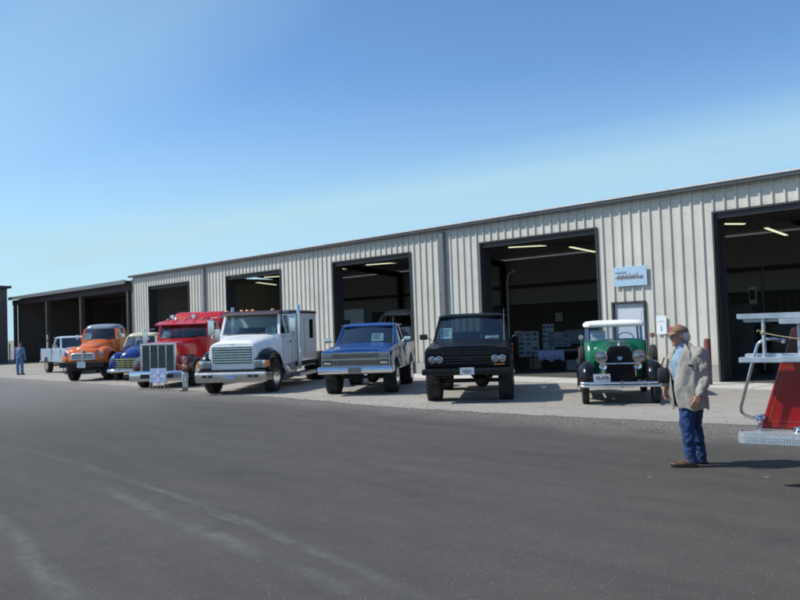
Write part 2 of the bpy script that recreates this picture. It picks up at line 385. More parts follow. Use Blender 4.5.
marks = [(((-12.68, -15.97), (-8.36, -16.17), (-3.5, -16.75)), 0.10, 0.28),
         (((-9.05, -16.54), (-6.5, -16.79), (-3.3, -17.02)), 0.15, 0.36),
         (((-8.6, -17.86), (-6.85, -18.14), (-5.4, -18.35)), 0.15, 0.36),
         (((-6.45, -18.18), (-5.87, -18.22), (-5.3, -18.27)), 0.09, 0.30),
         (((-10.2, -16.10), (-10.1, -16.1), (-10.0, -16.1)), 0.05, 0.9),
         (((-8.45, -16.16), (-8.36, -16.17), (-8.25, -16.18)), 0.05, 0.9),
         (((-6.9, -16.39), (-6.78, -16.4), (-6.66, -16.41)), 0.05, 0.9)]
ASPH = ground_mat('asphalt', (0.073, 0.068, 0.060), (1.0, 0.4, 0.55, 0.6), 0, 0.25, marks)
GRAV = ground_mat('packed_gravel', (0.33, 0.308, 0.273), (0.95, 0.35, 0.35, 0.30), 0, 0.6)
CONC = ground_mat('concrete', (0.50, 0.485, 0.45), (0.25, 0.2, 0.3, 0.15), 0, 0.15)
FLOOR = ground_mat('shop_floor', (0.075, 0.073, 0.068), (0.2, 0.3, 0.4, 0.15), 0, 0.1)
EARTH = ground_mat('dry_earth', (0.27, 0.24, 0.19), (0.4, 0.3, 0.4, 0.3), 0, 0.4)
g = MB()
g.add([(-1500, -1500, -0.008), (1500, -1500, -0.008), (1500, 1500, -0.008), (-1500, 1500, -0.008)], [(0, 1, 2, 3)])
tag(g.build('ground', EARTH, smooth=0), kind='structure')
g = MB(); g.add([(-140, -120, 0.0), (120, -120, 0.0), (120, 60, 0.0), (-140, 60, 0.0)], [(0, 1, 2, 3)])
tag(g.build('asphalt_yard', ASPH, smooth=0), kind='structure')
# gravel strip with a ragged front edge
edge = [(-64, -9.2), (-50, -8.7), (-38, -8.2), (-26.4, -8.15), (-16.4, -8.3), (-12.4, -8.5), (-9.2, -8.2), (-6, -7.75), (-4.4, -7.5), (0, -7.3), (6, -7.3), (14, -7.2)]
g = MB(); pts = []
for i in range(len(edge) - 1):
    (x0, y0), (x1, y1) = edge[i], edge[i + 1]; k = max(2, int((x1 - x0) / 0.12))
    for j in range(k):
        t = j / k; x = x0 + (x1 - x0) * t
        pts.append((x, y0 + (y1 - y0) * t + 0.16 * noise.noise((x * 0.55, 1, 0)) + 0.10 * noise.noise((x * 2.6, 3, 0)) + 0.05 * noise.noise((x * 9, 7, 0))))
nn_ = len(pts)
g.add([(x, y, 0.005) for x, y in pts] + [(x, 3.0, 0.005) for x, y in pts], [(i, i + 1, nn_ + i + 1, nn_ + i) for i in range(nn_ - 1)])
tag(g.build('gravel_strip', GRAV, smooth=0), kind='structure')
g = MB()
x = -43.6
while x < 8:
    g.box(x + 0.01, x + 2.98, -1.5, 0.02, -0.05, 0.024); x += 3.0
tag(g.build('concrete_apron', CONC, smooth=0, bevel=0.008, seg=1), kind='structure')
# loose stones on the strip
g = MB()
for i in range(1500):
    x = random.uniform(-20, 0); y = random.uniform(-8.4, -1.6) if random.random() < 0.7 else random.gauss(-8.35, 0.25); s_ = random.uniform(0.005, 0.013)
    a = random.uniform(0, PI)
    g.box(x - s_, x + s_, y - s_ * 0.8, y + s_ * 0.8, 0.0, 0.005 + s_ * 0.9, rot=(random.uniform(-.3, .3), random.uniform(-.3, .3), a))
tag(g.build('loose_gravel', mat('stone', (0.3, 0.28, 0.25), rough=0.9, var=0.4), smooth=0), 'scattered small pale stones lying over the gravel strip and its ragged edge', 'gravel', kind='stuff')

# ---------------------------------------------------------------- metal building
SIDING = mat('siding_beige', (0.575, 0.555, 0.49), rough=0.42, var=0.05, vscale=1.2, dirt=(0.44, 0.41, 0.34), dirt_amt=0.35, dscale=0.8, bump=0.05, bscale=3)
TRIM = mat('trim_dark', (0.035, 0.033, 0.035), rough=0.5, var=0.15)
GUTTER = mat('gutter_grey', (0.14, 0.15, 0.16), rough=0.4, var=0.1)
ROOFM = mat('roof_galvalume', (0.62, 0.63, 0.62), rough=0.35, metal=0.4, var=0.1)
LINER = mat('liner_panel', (0.38, 0.36, 0.33), rough=0.7, var=0.1)
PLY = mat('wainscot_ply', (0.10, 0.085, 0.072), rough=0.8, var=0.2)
STEEL = mat('red_oxide_steel', (0.05, 0.03, 0.025), rough=0.7, var=0.2)
FOUND = mat('foundation_concrete', (0.33, 0.33, 0.31), rough=0.85, var=0.12, bump=0.2, dirt=(0.2, 0.18, 0.16), dirt_amt=0.5)
XL, XR, TOP, DEP = -43.6, 8.0, 5.22, 14.0
doors = [(-41.55, -37.05), (-33.3, -28.8), (-25.0, -20.5), (-17.06, -12.58), (-8.98, -4.45), (-0.5, 4.0)]
WD = (-12.08, -11.12)     # walk door
bld = thing('metal_building', (XL, 0, 0), 0, 'long beige ribbed steel workshop building with a row of open overhead doors', 'building')
def rib_wall(x0, x1, z0, ztop, openings, y=0.0, pitch=0.305, off=0.0, depth=0.045):
    """profiled sheet: real ribs; openings = (xa, xb, za, zb)"""
    xs = []
    k = math.floor(x0 / pitch) * pitch + off
    def prof(x):
        t = ((x - off) % pitch)
        c = pitch / 2; d = abs(t - c)
        return depth if d < 0.018 else (depth * (0.038 - d) / 0.020 if d < 0.038 else 0)
    nxt = x0
    cand = {round(x0, 4), round(x1, 4)}
    i = math.floor(x0 / pitch) - 1
    while i * pitch < x1 + 1:
        c = i * pitch + off + pitch / 2
        for d in (-0.038, -0.018, 0.018, 0.038):
            if x0 < c + d < x1: cand.add(round(c + d, 4))
        i += 1
    for o in openings: cand.add(round(o[0], 4)); cand.add(round(o[1], 4))
    xs = sorted(c for c in cand if x0 - 1e-6 <= c <= x1 + 1e-6)
    vs, fs = [], []
    for a, b in zip(xs[:-1], xs[1:]):
        if b - a < 1e-4: continue
        m = (a + b) / 2
        segs = [(z0, ztop)]
        for (xa, xb, za, zb) in openings:
            if xa < m < xb:
                ns = []
                for s0, s1 in segs:
                    if za > s0: ns.append((s0, min(za, s1)))
                    if zb < s1: ns.append((max(zb, s0), s1))
                segs = [q for q in ns if q[1] - q[0] > 1e-3]
        pa = prof(a + 1e-4); pb = prof(b - 1e-4)
        for s0, s1 in segs:
            o = len(vs); vs += [(a, y - pa, s0), (b, y - pb, s0), (b, y - pb, s1), (a, y - pa, s1)]; fs.append((o, o + 1, o + 2, o + 3))
    m_ = MB(); m_.add(vs, fs); return m_
def shift(mb, dx, dy=0, dz=0):
    mb.v = [(a - dx, b - dy, c - dz) for a, b, c in mb.v]; return mb
ops = [(a, b, 0, 4.5) for a, b in doors] + [(WD[0], WD[1], 0, 2.22)]
wl = rib_wall(XL, XR, 0.46, TOP, ops)
# each sheet takes the weather a little differently
n_ = SIDING.node_tree.nodes; l_ = SIDING.node_tree.links; bs = n_['Principled BSDF']
g_ = n_.new('ShaderNodeNewGeometry'); s_ = n_.new('ShaderNodeSeparateXYZ'); l_.new(g_.outputs['Position'], s_.inputs[0])
def _m(op, a, b):
    t = n_.new('ShaderNodeMath'); t.operation = op
    for i, v in enumerate((a, b)):
        if isinstance(v, (int, float)): t.inputs[i].default_value = v
        else: l_.new(v, t.inputs[i])
    return t.outputs[0]
fl = _m('FLOOR', _m('DIVIDE', s_.outputs['X'], 0.915), 0)
wn_ = n_.new('ShaderNodeTexWhiteNoise'); wn_.noise_dimensions = '1D'; l_.new(fl, wn_.inputs['W'])
gain = _m('ADD', _m('MULTIPLY', wn_.outputs['Value'], 0.10), 0.93)
st_ = n_.new('ShaderNodeTexNoise'); st_.inputs['Scale'].default_value = 1.0; st_.inputs['Detail'].default_value = 6
mp_ = n_.new('ShaderNodeMapping'); mp_.inputs['Scale'].default_value = (9, 1, 0.35); l_.new(g_.outputs['Position'], mp_.inputs[0]); l_.new(mp_.outputs[0], st_.inputs['Vector'])
gain = _m('MULTIPLY', gain, _m('ADD', _m('MULTIPLY', st_.outputs['Fac'], 0.22), 0.89))
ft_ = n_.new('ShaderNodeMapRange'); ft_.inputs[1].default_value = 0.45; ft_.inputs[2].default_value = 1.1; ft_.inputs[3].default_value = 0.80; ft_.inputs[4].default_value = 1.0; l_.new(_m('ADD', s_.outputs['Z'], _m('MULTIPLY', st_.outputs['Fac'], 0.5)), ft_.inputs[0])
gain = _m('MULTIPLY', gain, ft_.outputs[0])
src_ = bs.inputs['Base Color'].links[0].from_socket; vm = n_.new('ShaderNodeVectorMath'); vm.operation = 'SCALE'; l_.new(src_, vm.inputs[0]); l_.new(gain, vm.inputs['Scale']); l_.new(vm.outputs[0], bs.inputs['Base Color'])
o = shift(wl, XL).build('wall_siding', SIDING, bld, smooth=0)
# screw rows and sheet end laps
m_ = MB()
for z in (0.62, 1.9, 3.2, 4.62):
    x = XL + .1
    while x < XR:
        if not any(a < x < b for a, b in doors) or z > 4.55:
            if not (WD[0] - .1 < x < WD[1] + .1 and z < 2.3): m_.box(x - .012, x + .012, -.010, -.001, z - .012, z + .012)
        x += 0.305 / 2
shift(m_, XL).build('siding_screws', mat('screw_head', (.54, .53, .49), rough=.5), bld, smooth=0)
# foundation
cuts = sorted(doors + [WD]); x = XL
for a, b in cuts + [(XR, XR)]:
    if a - x > 0.05: shift(MB().box(x + 0.001, a - 0.001, 0.0, 0.25, -0.1, 0.475), XL).build('foundation', FOUND, bld, smooth=0, bevel=0.01, seg=1)
    x = b

# liner inside the front wall
m_ = MB(); x = XL
for a, b in cuts + [(XR, XR)]:
    if a - x > 0.05: m_.box(x, a, 0.20, 0.24, 0.48, TOP)
    x = b
for a, b in cuts: m_.box(a, b, 0.20, 0.24, 2.23 if (a, b) == WD else 4.62, TOP)
m_.box(XL, XR, DEP + .002, DEP + 0.15, 0, TOP); m_.box(XL, XL + 0.12, 0.3, DEP, 0, TOP); m_.box(XR - .12, XR, 0.3, DEP, 0, TOP)
shift(m_, XL).build('interior_liner', LINER, bld, smooth=0)
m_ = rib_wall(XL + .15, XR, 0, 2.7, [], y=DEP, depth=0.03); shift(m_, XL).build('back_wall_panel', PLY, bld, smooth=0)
m_ = MB(); m_.box(XL, XR, DEP - 0.12, DEP - 0.002, 3.62, 3.82); m_.box(XL, XR, DEP - 0.10, DEP - 0.002, 2.66, 2.76)
shift(m_, XL).build('wall_girt', TRIM, bld, smooth=0)
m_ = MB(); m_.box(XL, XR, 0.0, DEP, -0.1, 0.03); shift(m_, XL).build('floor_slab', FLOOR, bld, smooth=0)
# roof: low gable, standing seams
m_ = MB()
for (y0, z0, y1, z1) in ((-0.22, TOP + 0.02, 7.1, TOP + 0.62), (7.1, TOP + 0.62, DEP + .5, TOP + 0.02)):
    m_.rings([[(XL - .15, y0, z0), (XR + .2, y0, z0), (XR + .2, y0, z0 + .05), (XL - .15, y0, z0 + .05)], [(XL - .15, y1, z1), (XR + .2, y1, z1), (XR + .2, y1, z1 + .05), (XL - .15, y1, z1 + .05)]])
    x = XL
    while x < XR:
        m_.rings([[(x, y0, z0 + .05), (x + .04, y0, z0 + .05), (x + .04, y0, z0 + .09), (x, y0, z0 + .09)], [(x, y1, z1 + .05), (x + .04, y1, z1 + .05), (x + .04, y1, z1 + .09), (x, y1, z1 + .09)]]); x += 0.61
shift(m_, XL).build('roof', ROOFM, bld, smooth=0)
m_ = MB(); m_.prism([(-0.245, TOP - 0.045), (-0.05, TOP - 0.045), (-0.05, TOP + 0.0), (-0.225, TOP + 0.0), (-0.24, TOP + 0.04), (-0.275, TOP + 0.04)], XL - .12, XR + .15)
gut = shift(m_, XL).build('gutter', GUTTER, bld, smooth=0)
m_ = MB(); m_.box(XL - .12, XR + .15, -0.29, -0.225, TOP + 0.043, TOP + 0.085); shift(m_, XL).build('eave_trim', mat('eave_white', (0.6, 0.61, 0.6), rough=0.4), bld, smooth=0)
m_ = MB(); m_.box(XL, XR, -0.052, -0.006 , TOP - 0.16, TOP - 0.132); shift(m_, XL).build('fascia', SIDING, bld, smooth=0)
# corner trim, downspouts
m_ = MB(); m_.box(XL - .09, XL + .07, -0.06, 0.25, 0.0, TOP - .16); shift(m_, XL).build('corner_trim', mat('trim_grey', (0.12, 0.12, 0.13), rough=0.5), bld, smooth=0)
for x in (-35.35, -18.79, -2.3):
    m_ = MB(); m_.prism([(x - .11, -.145), (x - .075, -.155), (x + .075, -.155), (x + .11, -.145), (x + .11, -.05), (x - .11, -.05)], 0.05, TOP - .13, axis='z')
    for z in (1.2, 2.9, 4.4): m_.box(x - .13, x + .13, -.16, -.046, z, z + .03)
    m_.box(x - .1, x + .1, -.34, -.15, 0.03, 0.10, rot=(0.2, 0, 0))
    shift(m_, XL).build('downspout', GUTTER, bld, smooth=0)
# frames of the overhead doors, rolled curtain and tracks
for a, b in doors:
    m_ = MB()
    m_.box(a - .05, a, -.058, 0.02, 0.0, 4.55); m_.box(b, b + .05, -.058, 0.02, 0.0, 4.55); m_.box(a, b, -.058, 0.02, 4.5, 4.55)
    m_.box(a + .002, a + .05, 0.022, 0.34, 0.03, 4.495); m_.box(b - .05, b - .002, 0.022, 0.34, 0.03, 4.495); m_.box(a + .052, b - .052, 0.022, 0.34, 4.36, 4.495)
    f_ = shift(m_, XL).build('door_frame', TRIM, bld, smooth=0)
    for x in (a + .07, b - .07): m_ = MB(); m_.box(x - .025, x + .025, .345, .40, .03, 4.3); m_.tube([(x, .38, 4.3), (x, .45, 4.55), (x, .7, 4.68), (x, 3.6, 4.72)], .025, 6); shift(m_, XL).build('door_track', TRIM, f_, smooth=0)
    m_ = MB()
    for k in range(7): m_.box(a + .1, b - .1, .62 + k * .6, .62 + k * .6 + .58, 4.60, 4.645)
    shift(m_, XL).build('door_curtain', mat('curtain_grey', (0.10, 0.10, 0.10), rough=.6), f_, smooth=0)
# walk door
m_ = MB(); a, b = WD
m_.box(a - .06, a, -.06, .1, 0.03, 2.28); m_.box(b, b + .06, -.06, .1, 0.03, 2.28); m_.box(a, b, -.06, .1, 2.22, 2.28); m_.box(a-.02, b+.02, -.10, .1, -.02, .028)
wd = shift(m_, XL).build('walk_door', TRIM, bld, smooth=0)
m_ = MB(); m_.box(a + .005, b - .005, .03, .075, .035, 2.215); m_.box(a + .28, b - .12, .022, .029, 1.1, 2.0)
shift(m_, XL).build('door_leaf', mat('door_blue_grey', (0.50, 0.54, 0.60), rough=.45, var=.05), wd, smooth=0)
m_ = MB(); m_.tube([(b - .1, .03, 1.02), (b - .1, -.03, 1.02), (b - .2, -.03, 1.02)], .012); shift(m_, XL).build('handle', CHROME, wd)
# portal frames inside
for x in (-43.3, -35.3, -27.05, -18.8, -10.55, -2.3, 5.9):
    m_ = MB()
    for y in (0.30, DEP - 0.45):
        m_.box(x - .1, x + .1, y, y + .02, 0.03, 5.0); m_.box(x - .1, x + .1, y + .28, y + .30, 0.03, 5.0); m_.box(x - .01, x + .01, y + .02, y + .28, 0.03, 5.0)
    for (y0, z0, y1, z1) in ((0.3, 4.85, 7.1, 5.45), (7.1, 5.45, DEP - .15, 4.85)):
        m_.rings([[(x - .08, y0, z0), (x + .08, y0, z0), (x + .08, y0, z0 + .35), (x - .08, y0, z0 + .35)], [(x - .08, y1, z1), (x + .08, y1, z1), (x + .08, y1, z1 + .35), (x - .08, y1, z1 + .35)]])
    shift(m_, XL).build('steel_frame', STEEL, bld, smooth=0)

# fluorescent strip lights
TUBE = mat('fluorescent_tube', (0.84, 0.90, 0.60), rough=.4, emit=1.0)
for (p, q, lab) in [((720, 224), (745, 224), 'lit yellow-green strip light nearer the left jamb of the rightmost doorway'), ((760, 226), (791, 237), 'lit yellow-green strip light slanting down to the right in the rightmost doorway'),
               ((508, 247.5), (547, 245.5), 'lit strip light hanging level in the doorway behind the black pickup'), ((570, 247), (595, 252), 'lit strip light by the right jamb of the doorway behind the black pickup'),
               ((366, 265), (406, 262), 'longer lit strip light in the doorway behind the blue pickup'), ((340, 268.5), (353, 271), 'shorter lit strip light by the left jamb in the doorway behind the blue pickup'),
               ((249, 281.5), (281, 285.5), 'longer lower strip light in the doorway behind the white truck'), ((264, 277.3), (281, 276.3), 'shorter higher strip light in the doorway behind the white truck')]:
    zz = 4.78
    A = at(*p, zz); B = at(*q, zz)
    A.y = min(A.y, 13); mid = (A + B) / 2; d = B - A; ln = min(d.length, 3.6)
    t_ = thing('strip_light', (mid.x, mid.y, zz), math.atan2(d.y, d.x), lab, 'light', 'fluorescent strip lights inside the bays')
    m_ = MB(); m_.prism([(-.07, .02), (.07, .02), (.04, .06), (-.04, .06)], -ln / 2, ln / 2); m_.tube([(-ln / 3, 0, .1), (-ln / 3, 0, .45)], .008, 6); m_.tube([(ln / 3, 0, .1), (ln / 3, 0, .45)], .008, 6)
    m_.build('fixture', mat('fixture_white', (.4, .4, .38), rough=.5), t_, smooth=0)
    m_ = MB(); m_.tube([(-ln / 2 + .02, -.04, .0), (ln / 2 - .02, -.04, .0)], .017, 8); m_.tube([(-ln / 2 + .02, .04, .0), (ln / 2 - .02, .04, .0)], .017, 8); m_.build('tube', TUBE, t_)

# wall sign: pale blue board with painted script
A = atw(615, 269); B = atw(649, 285.5)
sgn = thing('wall_sign', ((A.x + B.x) / 2, -.07, 3.0), 0, 'pale blue rectangular sign board with brown script fixed over the walk door', 'sign')
hw = (B.x - A.x) / 2
m_ = MB(); m_.box(-hw, hw, -.03, .0, -.28, .28); m_.build('board', mat('sign_blue', (.36, .52, .66), rough=.4, var=.06), sgn, bevel=.006, seg=1)
m_ = MB()
x = -hw + .12; k = 0
random.seed(3)
while x < hw - .12:
    h = random.uniform(.08, .17); m_.box(x, x + random.uniform(.014, .026), -.036, -.031, -.09 + random.uniform(-.01, .01), -.09 + h)
    if random.random() < .7: c_ = -.09 + h * random.choice((0, .5, .9)); m_.box(x, x + .045, -.036, -.031, c_, c_ + .02)
    x += .048
m_.box(-hw + .06, hw - .1, -.0355, -.031, -.045, -.015)
m_.build('lettering', mat('sign_brown', (.16, .12, .10), rough=.6), sgn, smooth=0)
m_ = MB(); x = -hw + .07
while x < -.12: m_.box(x, x + .02, -.036, -.031, .09, .15); m_.box(x, x + .035, -.036, -.031, .09, .10); x += .046
m_.build('small_lettering', mat('sign_grey', (.2, .22, .25), rough=.6), sgn, smooth=0)
A = atw(657, 316); B = atw(668, 334)
pn = thing('paper_notice', ((A.x + B.x) / 2, -.06, (A.z + B.z) / 2), 0, 'white paper notice taped to the siding between walk door and rightmost doorway', 'notice')
hw = (B.x - A.x) / 2; hh = (A.z - B.z) / 2
m_ = MB(); m_.box(-hw, hw, -.006, .0, -hh, hh); m_.build('sheet', mat('notice_paper', (.70, .74, .76), rough=.8, var=.04), pn, smooth=0)
m_ = MB(); m_.box(-.018, .018, -.009, -.0065, -.16, -.02); m_.box(-.03, .0, -.009, -.0065, -.16, -.14)
for i in range(6): m_.box(-.09 + i * .032, -.072 + i * .032, -.009, -.0065, .08 + (i % 2) * .015, .115)
m_.build('printing', mat('notice_ink', (.22, .25, .27), rough=.7), pn, smooth=0)
# red pipe bollard
p = at(706, 384.5)
bo = thing('bollard', (-8.95, -.85, 0), 0, 'dull red steel pipe bollard guarding the left jamb of the rightmost doorway', 'bollard')
m_ = MB(); m_.lathe([(0, .085), (1.15, .085), (1.19, .07), (1.21, .03)], axis='z', n=20); m_.build('pipe', mat('bollard_red', (.17, .045, .035), rough=.5, dirt=(.1, .06, .05)), bo)
m_ = MB(); m_.lathe([(0, .13), (.02, .13), (.02, .09)], axis='z', n=20); m_.build('base_plate', DARKTRIM, bo)

# ---------------------------------------------------------------- open shed to the left
SH = (-64.4, -43.75)
shd = thing('open_shed', (SH[0], 0, 0), 0, 'dark open-fronted pole shed joining the left end of the beige building', 'shed')
SHM = mat('shed_metal', (.045, .042, .04), rough=.6, var=.15)
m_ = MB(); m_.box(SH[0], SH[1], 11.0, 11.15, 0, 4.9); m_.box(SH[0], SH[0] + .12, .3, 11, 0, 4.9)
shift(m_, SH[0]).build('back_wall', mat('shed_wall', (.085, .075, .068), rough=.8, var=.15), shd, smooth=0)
m_ = MB(); m_.rings([[(SH[0], -.35, 4.95), (SH[1], -.35, 4.95), (SH[1], -.35, 5.02), (SH[0], -.35, 5.02)], [(SH[0], 11.5, 4.6), (SH[1], 11.5, 4.6), (SH[1], 11.5, 4.67), (SH[0], 11.5, 4.67)]])
shift(m_, SH[0]).build('roof', SHM, shd, smooth=0)
m_ = MB(); m_.box(SH[0], SH[1] - .1, -.40, -.36, 4.84, 5.07); shift(m_, SH[0]).build('fascia', GUTTER, shd, smooth=0)
m_ = MB(); m_.box(SH[0], SH[1], -.1, .12, 4.45, 4.83); m_.box(SH[0], SH[1], 5.5, 5.7, 4.3, 4.7); shift(m_, SH[0]).build('beam', STEEL, shd, smooth=0)
for x in (-64.1, -57.3, -51.2, -44.2):
    for y in (-.1, 5.5):
        m_ = MB(); m_.box(x - .12, x + .12, y, y + .24, 0, 4.45); shift(m_, SH[0]).build('post', SHM, shd, smooth=0)
m_ = MB(); m_.box(SH[0], SH[1], 8, 8.1, 0, 2.8); shift(m_, SH[0]).build('stall_partition', mat('stall_wood', (.075, .06, .05), rough=.9, var=.3), shd, smooth=0)
m_ = MB()
for x in (-62, -56, -49): m_.box(x, x + 2.6, 7.7, 7.95, .1, 2.2)
shift(m_, SH[0]).build('stall_door', mat('stall_door_m', (.11, .10, .09), rough=.9, var=.2), shd, smooth=0)
# white marker posts
for (px, py, h, lab) in ((10, 362.5, 1.5, 'white marker post at the corner of the dark building on the far left'), (48, 366, 2.0, 'thin white marker post before the shed beside the silver pickup')):
    p = at(px, py); t_ = thing('marker_post', (p.x, p.y, 0), 0, lab, 'post')
    m_ = MB(); m_.lathe([(0, .05), (h, .05), (h + .02, .02)], axis='z', n=12); m_.build('pipe', mat('post_white', (.6, .62, .62), rough=.5), t_)
    m_ = MB(); m_.lathe([(h * .8, .054), (h * .86, .054)], axis='z', n=12); m_.build('reflector_band', REDLENS, t_)

# dark building closing the row
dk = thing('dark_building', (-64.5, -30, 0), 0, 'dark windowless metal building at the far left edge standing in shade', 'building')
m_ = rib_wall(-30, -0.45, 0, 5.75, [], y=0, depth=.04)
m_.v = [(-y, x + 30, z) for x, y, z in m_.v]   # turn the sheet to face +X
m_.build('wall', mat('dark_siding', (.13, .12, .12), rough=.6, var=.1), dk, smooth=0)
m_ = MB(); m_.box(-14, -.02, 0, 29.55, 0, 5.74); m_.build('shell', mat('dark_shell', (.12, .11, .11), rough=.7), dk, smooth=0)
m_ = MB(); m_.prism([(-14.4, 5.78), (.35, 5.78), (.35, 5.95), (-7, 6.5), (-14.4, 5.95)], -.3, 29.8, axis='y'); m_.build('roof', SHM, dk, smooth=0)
# ---------------------------------------------------------------- vehicle pieces (local: front at y=0, rear at +y)
def wheel(root, x, y, r, wd, rim='steel', rr=0.55, rimcol=None, name='wheel', white=False):
    s = 1 if x > 0 else -1
    h = wd / 2; a = min(.035, wd * .15)
    m = MB()
    m.lathe([(-h + .02, r * rr), (-h, r * (rr + .06)), (-h, r * .88), (-h + a, r * .97), (-h + a * 1.6, r), (h - a * 1.6, r), (h - a, r * .97), (h, r * .88), (h, r * (rr + .06)), (h - .02, r * rr)], n=36)
    # tread blocks
    k = 30
    for i in range(k):
        t = 2 * PI * i / k
        for (c0, c1, off) in ((-h + .01, -.01, 0), (.01, h - .01, PI / k)):
            M = Matrix.Rotation(t + off, 3, 'X')
            vs = [M @ Vector(p) for p in ((c0, -.028 * r / .4, r * .985), (c1, -.028 * r / .4, r * .985), (c1, .028 * r / .4, r * .985), (c0, .028 * r / .4, r * .985), (c0, -.022 * r / .4, r * 1.022), (c1, -.022 * r / .4, r * 1.022), (c1, .022 * r / .4, r * 1.022), (c0, .022 * r / .4, r * 1.022))]
            m.add(vs, [(0, 3, 2, 1), (4, 5, 6, 7), (0, 1, 5, 4), (1, 2, 6, 5), (2, 3, 7, 6), (3, 0, 4, 7)])
    w_ = m.build(name, RUBBER, root, smooth=35); w_.location = (x, y, r)
    R_ = r * rr
    mm = rimcol or CHROME
    m = MB(); o = s * h
    pr = [(0.0, R_ * 1.05), (-.012, R_), (-.05, R_ * .93), (-.07, R_ * .6), (-.035, R_ * .42), (-.035, R_ * .25)]
    m.lathe([(o + s * a_, q) for a_, q in pr] + [(o - s * .03, .002)], n=28)
    m.build('rim', mm, w_, smooth=45)
    m = MB(); m.lathe([(o - s * .04, R_ * .26), (o + s * .0, R_ * .24), (o + s * .02, R_ * .14), (o + s * .022, .002)], n=18)
    for i in range(6):
        t = 2 * PI * i / 6; m.lathe([(o - s * .06, .012), (o - s * .02, .012), (o - s * .018, .002)], (0, math.cos(t) * R_ * .4, math.sin(t) * R_ * .4), n=6)
    m.build('hub', CHROME, w_, smooth=45)
    return w_
def lamp(root, x, y, z, r, name='headlight', depth=.05, lensm=None):
    m = MB(); m.lathe([(0.02, r * .9), (-.01, r), (-.03, r * .98), (-.032, r * .84), (-.01, r * .8), (-.005, .002)], (x, y, z), 'y', 24)
    o = m.build(name, CHROME, root)
    m = MB(); m.lathe([(-.012, r * .82), (-.026, r * .6), (-.034, r * .3), (-.036, .002)], (x, y, z), 'y', 20); m.build('lens', lensm or LENS, o)
    return o
def pane(mb, a, b, c, d): mb.add([a, b, c, d], [(0, 1, 2, 3)]); return mb
SLATE = None
def greenhouse(root, P, roofm, glass=GLASS, split=False, frame=None):
    """belt / roof rectangles joined by pillars, panes and a crowned roof"""
    wb, y0, y1, zb, wr, r0, r1, zr = [P[k] for k in ('wb', 'y0', 'y1', 'zb', 'wr', 'r0', 'r1', 'zr')]
    cr = P.get('crown', .10); rad = P.get('rad', .18); fm = frame or roofm; pw = P.get('pw', .06)
    bp = P.get('bp', None); solid_from = P.get('solid', None)
    m = MB()
    for s in (-1, 1):
        m.bar((s * (wb - pw / 2), y0 + .04, zb - .02), (s * (wr - pw / 2), r0 + .06, zr + .02), pw, .07)
        m.bar((s * (wb - pw / 2), y1 - .08, zb - .02), (s * (wr - pw / 2), r1 - .10, zr + .02), pw, .14)
        if bp: m.bar((s * (wb - pw / 2), bp, zb - .02), (s * (wr - pw / 2), bp + (r0 - y0) * .1, zr + .02), pw, .07)
        if solid_from:
            ra = solid_from; rb = solid_from
            m.rings([[(s * wb, ra, zb - .02), (s * wb, y1 - .02, zb - .02), (s * (wb - .03), y1 - .02, zb - .02), (s * (wb - .03), ra, zb - .02)], [(s * wr, rb, zr + .02), (s * wr, r1 - .03, zr + .02), (s * (wr - .03), r1 - .03, zr + .02), (s * (wr - .03), rb, zr + .02)]])
    for zz, yy0, yy1, ww in ((zb - .03, y0 + .01, y1 - .02, wb), (zr, r0 + .04, r1 - .04, wr)):
        for s in (-1, 1): m.box(s * (ww - pw / 2) - pw * .3, s * (ww - pw / 2) + pw * .3, yy0, yy1, zz - .012, zz + .018)
        m.box(-ww + pw / 2, ww - pw / 2, yy0, yy0 + .05, zz - .010, zz + .016)
    if split: m.bar((0, y0 + .015, zb - .02), (0, r0 + .035, zr + .02), .035, .03)
    m.build('window_frame', fm, root, smooth=0, bevel=.008, seg=1)
    l_ = (r1 - r0) / 2; cy = (r0 + r1) / 2
    m = MB(); ov = P.get('over', .03)
    m.loftz([(0, cy, wr - .03, l_ - .03, rad * .7, zr - .02), (0, cy, wr + ov * .6, l_ + ov, rad, zr), (0, cy, wr + ov * .6, l_ + ov, rad, zr + .03), (0, cy, wr - .02, l_ - .03, rad, zr + cr * .62), (0, cy, wr - .12, l_ - .16, rad, zr + cr * .88), (0, cy, wr * .5, l_ * .5, rad, zr + cr)], n=6)
    roof = m.build('roof', roofm, root, smooth=50)
    m = MB(); e = .025
    lerp = lambda a, b, t: a + (b - a) * t
    # curved windscreen
    def front(ya, yb, bow, name):
        m = MB(); n = 8; vs = []
        for i in range(n + 1):
            t = -1 + 2 * i / n; b_ = bow * (1 - t * t)
            vs += [((wb - pw - .0) * t, ya - b_, zb), ((wr - pw - .0) * t, yb - b_, zr)]
        m.add(vs, [(2 * i, 2 * i + 2, 2 * i + 3, 2 * i + 1) for i in range(n)]); return m.build(name, GLASSR if name == 'rear_window' and glass is GLASS else glass, root, smooth=60)
    ws = front(y0 + .04, r0 + .06, P.get('bow', .04), 'windshield')
    if P.get('rearglass', True): front(y1 - .06, r1 - .08, -.0, 'rear_window')
    for s in (-1, 1):
        ye = bp if bp else (solid_from or y1 - .14)
        m = MB(); pane(m, (s * (wb - pw / 2), y0 + .08, zb), (s * (wb - pw / 2), ye, zb), (s * (wr - pw / 2), ye, zr), (s * (wr - pw / 2), r0 + .10, zr)); m.build('side_window', glass, root, smooth=0)
        if bp and not solid_from:
            m = MB(); pane(m, (s * (wb - pw / 2), bp, zb), (s * (wb - pw / 2), y1 - .14, zb), (s * (wr - pw / 2), r1 - .16, zr), (s * (wr - pw / 2), bp, zr)); m.build('side_window', glass, root, smooth=0)
    # rubber round the screen, wipers
    m = MB(); b_ = P.get('bow', .04)
